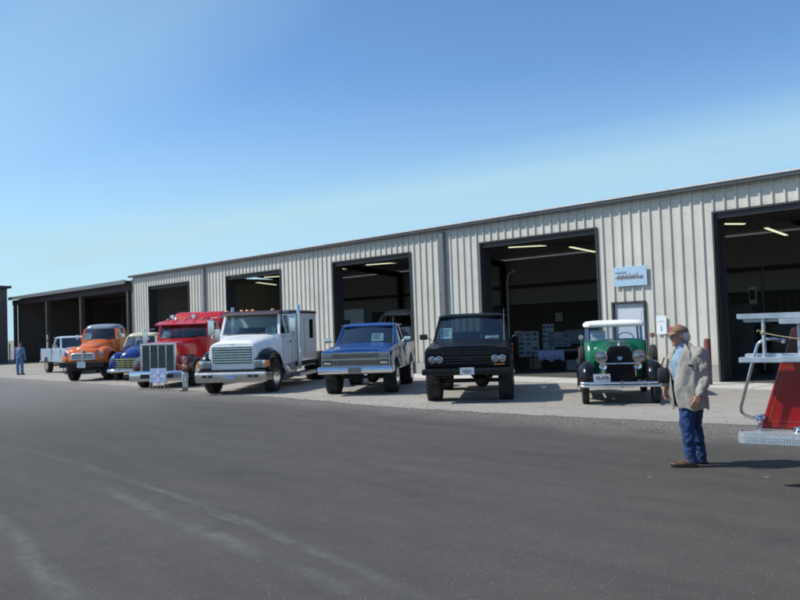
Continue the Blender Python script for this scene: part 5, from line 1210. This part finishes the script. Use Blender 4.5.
# torso, arms, legs under the clothes
B.caps((.0, 0, .93), .11, (.0, 0, 1.25), .125); B.caps((-.09, .12, 1.34), .055, (.09, -.10, 1.34), .055)
Ls, Le, Lw = (.150, -.13, 1.345), (.190, -.12, 1.07), (.105, -.25, .865)
Rs, Re, Rw = (-.135, .14, 1.33), (-.22, .10, 1.08), (-.265, -.02, .95)
for a, b, c in ((Ls, Le, Lw), (Rs, Re, Rw)): B.caps(a, .048, b, .038); B.caps(b, .037, c, .026)
hand(B, Lw, (-.35, -.35, -.8), (-.6, -.2, .2), (.2, -.9, .3), 1.05, .55)
hand(B, Rw, (-.05, -.15, -1), (-.4, -.6, 0), (-.9, .2, 0), 1.05, .5)
nl = [(-.03, -.06), (.07, .16)]
B.caps((-.02, -.07, .90), .075, (-.035, -.08, .50), .052); B.caps((-.035, -.08, .50), .05, (-.005, -.06, .10), .036)
B.caps((.06, .08, .90), .075, (.055, .12, .50), .052); B.caps((.055, .12, .50), .05, (.11, .17, .10), .036)
body_ = B.build('body', SKIN, mn, remesh=.0055, relax=2)
eyes(mn, P, 1.06)
# hair, cap
m = MB(); m.ell(P(-.055, 0, .005), (.075, .088, .068), 16, 10, rot); m.ell(P(-.082, 0, -.03), (.048, .072, .045), 14, 8, rot)
for k in (-1, 1): m.ell(P(-.035, k * .066, .01), (.042, .022, .045), 12, 8, rot)
m.build('hair', mat('hair_white', (.55, .54, .52), rough=.8, var=.3, vscale=60), mn, remesh=.006, relax=2, wrinkle=.02, wsize=.02)
m = MB()
dome = []
for i in range(8):
    a = PI / 2 * i / 7; rr_ = max(math.cos(a), .03); dome.append([P((-.008) + .104 * rr_ * math.cos(t) * (1), .086 * rr_ * math.sin(t), .052 + .085 * math.sin(a) * (1 - .12 * max(0, -math.cos(t)))) for t in [2 * PI * k / 24 for k in range(24)]])
m.rings(dome, cap0=False)
CAPM = mat('cap_tan', (.22, .135, .08), rough=.85, var=.12, bump=.2, bscale=50)
cp = m.build('cap', CAPM, mn, smooth=60, solid=.006)
m = MB(); rows = []
for i in range(7):
    t = i / 6
    rows.append([P(.075 + .085 * t - .02 * abs(k / 5) ** 2 * (1 + t), k / 5 * (.078 - .012 * t), .062 - .030 * t - .018 * (k / 5) ** 2) for k in range(-5, 6)])
m.rings(rows, False, False, closed=False); m.build('brim', mat('cap_brim', (.27, .17, .10), rough=.85), cp, smooth=60, solid=.007)
m = MB(); m.ell(P(.085, -.015, .092), (.012, .040, .028), 14, 8, rot); m.build('cap_patch', mat('patch_red', (.40, .07, .05), rough=.8), cp)
# shirt
m = MB(); m.ell((-.045, -.035, 1.16), (.165, .15, .26), 20, 14, (0, 0, R(-38))); m.caps((-.045, -.0, 1.36), .085, (-.06, .0, 1.43), .070); m.build('shirt', mat('shirt_blue', (.20, .29, .38), rough=.85, var=.3, vscale=20), mn, remesh=.010, relax=3, wrinkle=.015, wsize=.05)
# jeans
DEN = mat('denim', (.014, .042, .13), rough=.9, var=.35, vscale=9, bump=.8, bscale=20, dirt=(.06, .12, .26), dirt_amt=.5, dscale=5)
m = MB(); m.ell((.01, .0, .86), (.165, .15, .15), 18, 12, (0, 0, R(-38)))
m.caps((-.015, -.06, .84), .115, (-.035, -.085, .48), .082); m.caps((-.035, -.085, .48), .08, (-.015, -.06, .12), .066); m.caps((-.02, -.065, .11), .068, (-.01, -.06, .06), .066)
m.caps((.055, .06, .84), .110, (.055, .12, .48), .080); m.caps((.055, .12, .48), .078, (.10, .16, .12), .066); m.caps((.10, .16, .11), .068, (.105, .16, .07), .066)
m.build('jeans', DEN, mn, remesh=.009, relax=3, wrinkle=.035, wsize=.06)
SHO = mat('boot_brown', (.085, .045, .025), rough=.6, var=.3)
for heel, d in (((.035, -.075, 0), (-1, -.12, 0)), ((.155, .17, 0), (-1, -.10, 0))):
    m = MB(); shoe(m, heel, d); sh_ = m.build('shoe', SHO, mn, remesh=.007, relax=3)
    dd = Vector(d).normalized(); hh = Vector(heel); ang = math.atan2(dd.y, dd.x)
    m = MB(); m.loftz([(0, 0, .155, .050, .048, 0.002), (0, 0, .158, .052, .05, .022)], n=5)
    Mr = Matrix.Translation(hh + dd * .125) @ Matrix.Rotation(ang, 4, 'Z'); m.v = [tuple(Mr @ Vector(v)) for v in m.v]
    m.build('sole', mat('sole_dark', (.02, .018, .015), rough=.8), sh_)
# jacket: open front, lofted rings leaving a gap over the shirt
JK = mat('jacket_pale', (.31, .295, .26), rough=.88, var=.18, vscale=9, bump=.55, bscale=17)
fa = math.atan2(fc.y, fc.x)
rows = []
prof = [(.69, .235, .19, 8, .02), (.78, .24, .197, 6, .01), (.88, .24, .205, 5, .0), (.98, .235, .205, 7, -.01), (1.08, .225, .190, 9, -.01), (1.18, .220, .180, 14, -.005), (1.28, .215, .165, 21, .0), (1.36, .190, .140, 30, .005), (1.405, .135, .110, 40, .0), (1.43, .095, .090, 48, -.02), (1.455, .085, .088, 55, -.035)]
for z, a_, b_, gap, ox in prof:
    ring = []
    for k in range(41):
        t = R(gap) + (2 * PI - 2 * R(gap)) * k / 40
        rr_ = 1 + .025 * math.sin(k * 1.7 + z * 20) + .02 * math.sin(k * .9 - z * 13)
        lx = b_ * math.cos(t) * rr_; ly = a_ * math.sin(t) * rr_
        ring.append((ox - .01 + lx * math.cos(fa) - ly * math.sin(fa), 0 + lx * math.sin(fa) + ly * math.cos(fa), z + .015 * math.sin(k * .8)))
    rows.append(ring)
m = MB(); m.rings(rows, False, False, closed=False)
jk = m.build('jacket', JK, mn, smooth=80, solid=.014, subsurf=2, wrinkle=.075, wsize=.06)
m = MB(); m.caps(Ls, .088, Le, .070); m.caps(Le, .070, (Lw[0] + .010, Lw[1] + .010, Lw[2] + .03), .053); m.build('sleeve', JK, jk, remesh=.009, relax=2, wrinkle=.035, wsize=.07)
m = MB(); m.caps(Rs, .085, Re, .070); m.caps(Re, .070, (Rw[0] + .004, Rw[1] + .01, Rw[2] + .04), .054); m.build('sleeve', JK, jk, remesh=.009, relax=2, wrinkle=.035, wsize=.07)
m = MB()
cpts = [(-.145, -.06, 1.28), (-.10, -.005, 1.40), (-.035, .055, 1.455), (.03, .03, 1.45), (.05, -.05, 1.40), (-.02, -.135, 1.25)]
m.tube(cpts, [.018, .028, .03, .034, .034, .014], 10); m.build('collar', mat('collar_teal', (.07, .12, .15), rough=.8), jk, subsurf=1)
m = MB(); m.tube([(-.115, .03, 1.40), (-.15, -.02, 1.20), (-.19, -.06, 1.02), (-.255, -.02, 1.06)], .008, 6); m.build('neck_strap', mat('strap_dark', (.02, .02, .025), rough=.8), jk)
m = MB(); m.box(.04, .16, -.232, -.222, .86, .875, rot=(0, .05, R(30))); m.build('pocket_flap', mat('seam_dark', (.10, .10, .09), rough=.9), jk, smooth=0)
m = MB(); m.box(.0, .085, -.215, -.205, 1.205, 1.225, rot=(0, .1, R(30))); m.build('pocket_flap', mat('pocket_dark', (.03, .03, .035), rough=.8), jk, smooth=0)
Mm = Matrix.Translation(mn.location) @ Matrix.Rotation(R(26), 4, 'Z')
cb_ = thing('camera_bag', Mm @ Vector((-.285, -.03, 1.0)), R(26), 'black camera pouch hanging at the right forearm of the person in the tan cap', 'bag')
m = MB(); m.loftz([(0, 0, .055, .045, .03, .0), (0, 0, .065, .055, .03, .02), (0, 0, .065, .055, .03, .15), (0, 0, .05, .04, .03, .18)], n=4); m.build('pouch', mat('nylon_black', (.012, .012, .014), rough=.7), cb_, smooth=50)
m = MB(); m.tube([(.04, .0, .17), (.06, .06, .28), (.02, .10, .30), (-.03, .03, .17)], .01, 6); m.build('strap', MATS['nylon_black'], cb_)

def small_person(label, loc, rz, H, shirt, pants, hairm, hat=None, pose='walk'):
    k = H / 1.75
    t = thing('person', loc, rz, label, 'person')
    B = MB(); P_, rot_ = head(B, (0, -.02 * k, 1.60 * k), (0, -1, 0), k if H > 1.3 else k * 1.3)
    hs = k if H > 1.3 else k * 1.3
    B.caps((0, 0, 1.38 * k), .055 * hs, (0, -.01, 1.50 * k), .055 * hs); B.caps((0, 0, .95 * k), .11 * k, (0, 0, 1.28 * k), .12 * k)
    if pose == 'walk': arms = [((s * .19 * k, 0, 1.38 * k), (s * .25 * k, .03 * s, 1.10 * k), (s * .25 * k, -.08 * k, .86 * k)) for s in (-1, 1)]; hd = (0, -.2, -1)
    else: arms = [((s * .17 * k, 0, 1.34 * k), (s * .25 * k, -.12 * k, 1.16 * k), (s * .08 * k, -.34 * k, 1.34 * k)) for s in (-1, 1)]; hd = (0, -.6, .7)
    for a, b, c in arms:
        B.caps(a, .045 * k, b, .036 * k); B.caps(b, .036 * k, c, .026 * k)
        hand(B, c, hd, (1 if c[0] < 0 else -1, 0, 0) if pose != 'walk' else (0, -1, 0), (0, .3, 1), k)
    legs = [(-.09, -.05, .02), (.09, .05, -.03)] if pose == 'walk' else [(-.10, 0, 0), (.10, 0, 0)]
    for x, ya, yb in legs: B.caps((x * k, 0, .92 * k), .075 * k, (x * k, ya * k, .5 * k), .052 * k); B.caps((x * k, ya * k, .5 * k), .05 * k, (x * k, (ya + yb) * k * 2, .1 * k), .036 * k)
    B.build('body', SKIN, t, remesh=.008, relax=1)
    eyes(t, P_, hs)
    m = MB(); m.ell((0, 0, 1.15 * k), (.19 * k, .13 * k, .27 * k), 16, 12); m.caps((-.13 * k, 0, 1.36 * k), .065 * k, (.13 * k, 0, 1.36 * k), .065 * k)
    for a, b, c in arms: m.caps(a, .07 * k, b, .058 * k); (m.caps(b, .056 * k, tuple(Vector(b).lerp(Vector(c), .75)), .046 * k) if pose == 'walk' else None)
    m.build('shirt', shirt, t, remesh=.012, relax=2, wrinkle=.03, wsize=.08)
    m = MB(); m.ell((0, 0, .90 * k), (.17 * k, .13 * k, .14 * k), 14, 10)
    for x, ya, yb in legs: m.caps((x * k, 0, .85 * k), .105 * k, (x * k, ya * k, .5 * k), .080 * k); m.caps((x * k, ya * k, .5 * k), .078 * k, (x * k, (ya + yb) * k * 2, .09 * k), .068 * k)
    m.build('trousers', pants, t, remesh=.012, relax=2, wrinkle=.03, wsize=.08)
    for x, ya, yb in legs:
        m = MB(); shoe(m, (x * k, (ya + yb) * k * 2 + .06 * k, 0), (0, -1, 0), .28 * k, .048 * k, .08 * k); m.build('shoe', SHO, t, remesh=.009, relax=2)
    m = MB(); m.ell(P_(-.02, 0, .055), (.090 * hs, .080 * hs, .068 * hs), 16, 10); h_ = m.build('hair' if not hat else 'cap', hat or hairm, t)
    if hat: m = MB(); m.ell(P_(.08, 0, .045), (.055 * hs, .06 * hs, .008), 14, 6); m.build('brim', hat, h_)
    else: m = MB()
    return t
p = at(20, 375)
small_person('distant person in blue denim shirt and jeans walking before the open shed', (p.x, p.y, 0), R(215), 1.72, mat('denim_shirt', (.10, .20, .36), rough=.9, var=.2), mat('jeans_faded', (.08, .17, .33), rough=.9, var=.25), mat('hair_dark', (.02, .015, .012), rough=.8))
p = at(185.5, 391)
small_person('small child in red cap and pale trousers raising both hands beside the red truck bumper', (p.x, p.y, 0), R(10), 1.06, mat('shirt_rust', (.16, .07, .05), rough=.9, var=.3), mat('trousers_pale', (.34, .37, .42), rough=.9, var=.2), None, hat=mat('cap_red', (.45, .03, .04), rough=.7), pose='hold')

# ---------------------------------------------------------------- small things
p = at(158, 391)
sb = thing('sandwich_board', (p.x, p.y, 0), R(38), 'pale blue show board on wire legs before the chrome bumper of the red truck', 'sign board')
m = MB(); m.box(-.28, .28, .0, .02, .26, .72, rot=(-.12, 0, 0), about=(0, 0, .26)); m.build('board', mat('board_blue', (.42, .50, .70), rough=.5, var=.05), sb, bevel=.004, seg=1)
m = MB(); m.box(-.045, .055, -.006, -.002, .28, .70, rot=(-.12, 0, 0), about=(0, 0, .26)); m.box(-.26, .26, -.006, -.002, .42, .52, rot=(-.12, 0, 0), about=(0, 0, .26)); m.build('board_print', mat('board_print_m', (.60, .66, .82), rough=.5), sb, smooth=0)
for x in (-.24, .0, .24):
    m = MB(); m.tube([(x, .0, .30), (x * 1.05, -.10, .0)], .012, 6); m.tube([(x, .02, .55), (x * 1.1, .22, .0)], .012, 6); m.build('leg', mat('leg_tan', (.35, .28, .2), rough=.6), sb)

# inside the bay behind the black pickup: display boards, cloth table, pipe
def dboard(x, y, rz, w_, h, z0, label, dark=1.0, seed=1):
    t = thing('display_board', (x, y, .03), rz, label, 'display board', 'display boards inside the bay')
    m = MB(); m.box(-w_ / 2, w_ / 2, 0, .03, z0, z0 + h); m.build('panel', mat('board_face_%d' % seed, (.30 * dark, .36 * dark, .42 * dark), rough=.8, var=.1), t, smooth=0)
    random.seed(seed)
    for i in range(5):
        for j in range(3):
            if random.random() < .75:
                m = MB()
                cx = -w_ * .36 + j * w_ * .33; cz = z0 + h * (.12 + .18 * i); m.box(cx - w_ * .11 * random.uniform(.6, 1.2), cx + w_ * .11, -.006, -.002, cz, cz + h * .08 * random.uniform(.6, 1.3)); m.build('photo_print', mat('photo_dark', (.04, .055, .075), rough=.6, var=.4), t, smooth=0)
    m = MB()
    for s in (-1, 1): m.tube([(s * w_ * .45, .015, 0), (s * w_ * .45, .015, z0 + h)], .015, 6); m.box(s * w_ * .45 - .02, s * w_ * .45 + .02, -.2, .25, 0, .03)
    m.build('stand', BLACKM, t, smooth=0)
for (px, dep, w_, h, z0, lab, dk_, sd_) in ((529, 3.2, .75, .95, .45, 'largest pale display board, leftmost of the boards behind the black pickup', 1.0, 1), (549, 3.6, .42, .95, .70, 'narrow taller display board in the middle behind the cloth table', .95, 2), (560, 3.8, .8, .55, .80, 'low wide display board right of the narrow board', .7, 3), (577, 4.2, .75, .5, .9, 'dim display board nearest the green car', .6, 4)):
    q = atw(px, 350, dep); dboard(q.x, q.y, R(35), w_, h, z0, lab, dk_, sd_)
q = atw(556, 362, 2.6)
tb = thing('display_table', (q.x, q.y, .03), R(38), 'folding table under a pale blue cloth inside the bay behind the black pickup', 'table')
m = MB(); m.box(-.9, .9, -.35, .35, .70, .74); m.build('table_top', mat('table_top', (.2, .19, .18), rough=.6), tb, bevel=.008, seg=1)
for sx in (-.8, .8):
    for sy in (-.28, .28): m = MB(); m.tube([(sx, sy, 0), (sx, sy, .70)], .015, 8); m.build('leg', BLACKM, tb)
tc_ = thing('table_cloth', (q.x, q.y, .03), R(38), 'pale blue cloth hanging over the folding table inside the bay', 'cloth')
m = MB(); rows = []
for i in range(25):
    x = -.62 + .9 * i / 24; wv = .02 * math.sin(i * 1.3); zz = .32 + .10 * abs(math.sin(i * .26))
    rows.append([(x, .2, .748), (x, -.30, .748), (x, -.365, .74), (x, -.372 + wv * .5, .6), (x, -.38 + wv, zz)])
m.rings(rows, False, False, closed=False); m.build('cloth_sheet', mat('cloth_blue', (.22, .28, .48), rough=.9, var=.06), tc_, smooth=60, solid=.004)
q = atw(531, 330, 9)
nt_ = thing('paper_notice', (atw(559, 317, 13.9).x, 13.9, atw(559, 317, 13.9).z), 0, 'small pale paper notice on the dark back wall above the display boards', 'notice')
m = MB(); m.box(-.22, .22, -.01, .0, -.22, .22); m.build('sheet', mat('paper_dim', (.5, .52, .52), rough=.8), nt_, smooth=0)
# bent grey vent pipe and rack beside the black pickup
q = at(509, 381); q = atw(509, 330, 2.2)
vp = thing('vent_pipe', (q.x, q.y, .03), R(40), 'upright grey hooked pipe inside the bay just right of the black pickup cab', 'pipe')
m = MB(); m.tube([(0, 0, 0), (0, 0, 3.3), (.05, 0, 3.5), (.18, 0, 3.62), (.3, 0, 3.64)], .045, 12); m.build('pipe', mat('pipe_grey', (.22, .22, .21), rough=.5), vp)
m = MB(); m.lathe([(0, .12), (.03, .12), (.04, .05)], axis='z', n=16); m.build('base_plate', BLACKM, vp)
q = atw(497, 330, 2.6)
rk = thing('storage_rack', (q.x, q.y, .03), R(0), 'dark steel storage rack standing behind the black pickup inside the bay', 'rack')
for x in (-.55, .55):
    m = MB()
    for y in (-.25, .25): m.box(x - .02, x + .02, y - .02, y + .02, 0, 2.3)
    m.build('upright', STEEL, rk, smooth=0)
for z in (.5, 1.2, 1.75, 2.2): m = MB(); m.box(-.57, .57, -.27, .27, z, z + .03); m.build('shelf', STEEL, rk, smooth=0)
# bay behind the fire engine: coats on a pole rack, clock on pole
q = atw(765, 330, 4.0)
cr_ = thing('tool_pole', (q.x, q.y, .03), 0, 'tall thin pole with a round gauge in the rightmost doorway above the ladders', 'pole')
m = MB(); m.tube([(0, 0, 0), (0, 0, 3.05), (.03, 0, 3.2)], .035, 10); m.build('pole', mat('pole_dark', (.06, .055, .05), rough=.5), cr_)
m = MB(); m.box(-.42, -.18, -.05, .03, 2.05, 2.60); m.build('gauge_case', mat('case_tan', (.30, .26, .18), rough=.6), cr_, bevel=.02)
m = MB(); m.box(-.38, -.22, -.06, -.051, 2.2, 2.5); m.build('gauge_face', BLACKM, cr_, smooth=0)
m = MB(); m.lathe([(0, .25), (.04, .22), (.05, .04)], axis='z', n=18); m.build('base_plate', BLACKM, cr_)
q = atw(738, 330, 2.5)
for i, (dx, col, lab) in enumerate(((0, (.05, .05, .052), 'tall dark covered cabinet just inside the left jamb of the rightmost doorway'), (1.5, (.035, .03, .03), 'lower black cabinet beside the covered cabinet in the rightmost bay'))):
    cb2 = thing('cabinet', (q.x + dx - .2, q.y + .6, .03), R(5), lab, 'cabinet')
    h = (2.05, 1.45)[i]
    m = MB(); m.loftz([(0, 0, .5, .35, .04, 0), (0, 0, .5, .35, .05, h - .1), (0, 0, .44, .3, .1, h)], n=4); m.build('case', mat('cabinet_%d' % i, col, rough=.7, var=.3), cb2, smooth=50)
    for s in (-1, 1): m = MB(); m.box(s * .24 - .21, s * .24 + .21, -.37, -.355, .1, h - .2); dd_ = m.build('door', mat('cabinet_door_%d' % i, tuple(c * .8 for c in col), rough=.6), cb2, bevel=.01); m = MB(); m.box(s * .06 - .01, s * .06 + .01, -.39, -.372, h * .45, h * .55); m.build('handle', CHROME, dd_)
# bay behind the blue pickup: pale sheeted panel
q = atw(349, 305, 6.5)
wp_ = thing('white_locker', (q.x, q.y, .03), 0, 'tall pale blue locker against the left side of the doorway behind the blue pickup', 'locker')
m = MB(); m.box(-1.15, 1.15, 0, .6, 0, 2.75); m.build('case', mat('locker_pale', (.42, .50, .56), rough=.6), wp_, bevel=.02)
m = MB(); m.box(-.6, .05, -.02, -.003, .1, 2.2); dd_ = m.build('door', mat('locker_dark', (.03, .04, .07), rough=.6), wp_, bevel=.01)  # dark blue face on the pale case
m = MB(); m.box(-.05, .0, -.05, -.022, 1.0, 1.15); m.build('handle', CHROME, dd_)

# more gear standing back in the bays
def bench(x, y, rz, label, n=3, seed=1):
    t = thing('work_bench', (x, y, .03), rz, label, 'work bench', 'work benches at the back of the bays')
    m = MB(); m.box(-1.2, 1.2, -.35, .35, .86, .92); m.build('bench_top', mat('bench_wood', (.16, .11, .07), rough=.8, var=.3), t, smooth=0)
    for sx in (-1.1, 1.1):
        for sy in (-.28, .28): m = MB(); m.box(sx - .04, sx + .04, sy - .04, sy + .04, 0, .86); m.build('leg', STEEL, t, smooth=0)
    m = MB(); m.box(-1.1, 1.1, -.3, .3, .25, .28); m.build('lower_shelf', mat('bench_wood2', (.12, .09, .06), rough=.8, var=.3), t, smooth=0)
    m = MB(); m.box(-1.2, 1.2, .33, .35, .92, 1.7); m.build('back_board', mat('peg_board', (.10, .085, .07), rough=.8), t, smooth=0)
def carton(x, y, z, w_, h, rz, col, label):
    t = thing('cardboard_box', (x, y, z), rz, label, 'box', 'boxes standing in the bays')
    m = MB(); m.box(-w_ / 2, w_ / 2, -w_ * .4, w_ * .4, 0, h); b_ = m.build('carton', mat('carton_%d' % int(col[0] * 100), col, rough=.85, var=.1), t, smooth=0, bevel=.006, seg=1)
    m = MB(); m.box(-.03, .03, -w_ * .4 - .002, w_ * .4 + .002, h * .7, h + .003); m.build('tape', mat('tape_tan', (.35, .26, .14), rough=.4), t, smooth=0)
bench(-21.5, 12.5, 0, 'work bench against the back wall seen through the doorway behind the black pickup')
bench(-13.5, 12.8, 0, 'work bench against the back wall seen through the rightmost doorway')
bench(-33.0, 12.6, 0, 'work bench against the back wall seen through the doorway behind the blue pickup')
q = atw(592, 362, 3.0); carton(q.x, q.y, .03, .5, .45, .4, (.45, .47, .50), 'pale box on the floor just left of the green car top')
q = atw(536, 370, 2.9); carton(q.x - .3, q.y + .5, .03, .45, .40, .2, (.30, .22, .13), 'brown carton on the floor below the leftmost display board')
q = atw(575, 366, 3.4); carton(q.x, q.y, .03, .6, .35, .7, (.38, .42, .48), 'low bluish box on the floor right of the cloth table')
q = atw(362, 330, 7.0); carton(q.x, q.y, .03, .9, 1.0, .1, (.28, .20, .12), 'large brown carton beside the pale locker behind the blue pickup')
q = atw(728, 372, 2.0)
t = thing('folded_chair', (q.x + .3, q.y + 2.5, .03), R(15), 'dark folding chair standing behind the cabinets in the rightmost bay', 'chair')
m = MB(); m.box(-.2, .2, -.2, .2, .44, .47); m.build('seat', BLACKM, t, bevel=.01)
m = MB(); m.box(-.2, .2, .19, .21, .62, .88); m.build('backrest', BLACKM, t, bevel=.01)
for sx in (-.19, .19):
    m = MB(); m.tube([(sx, -.22, 0), (sx, .2, .9)], .011, 6); m.build('leg', ALU, t)
    m = MB(); m.tube([(sx, .24, 0), (sx, -.1, .46)], .011, 6); m.build('leg', ALU, t)
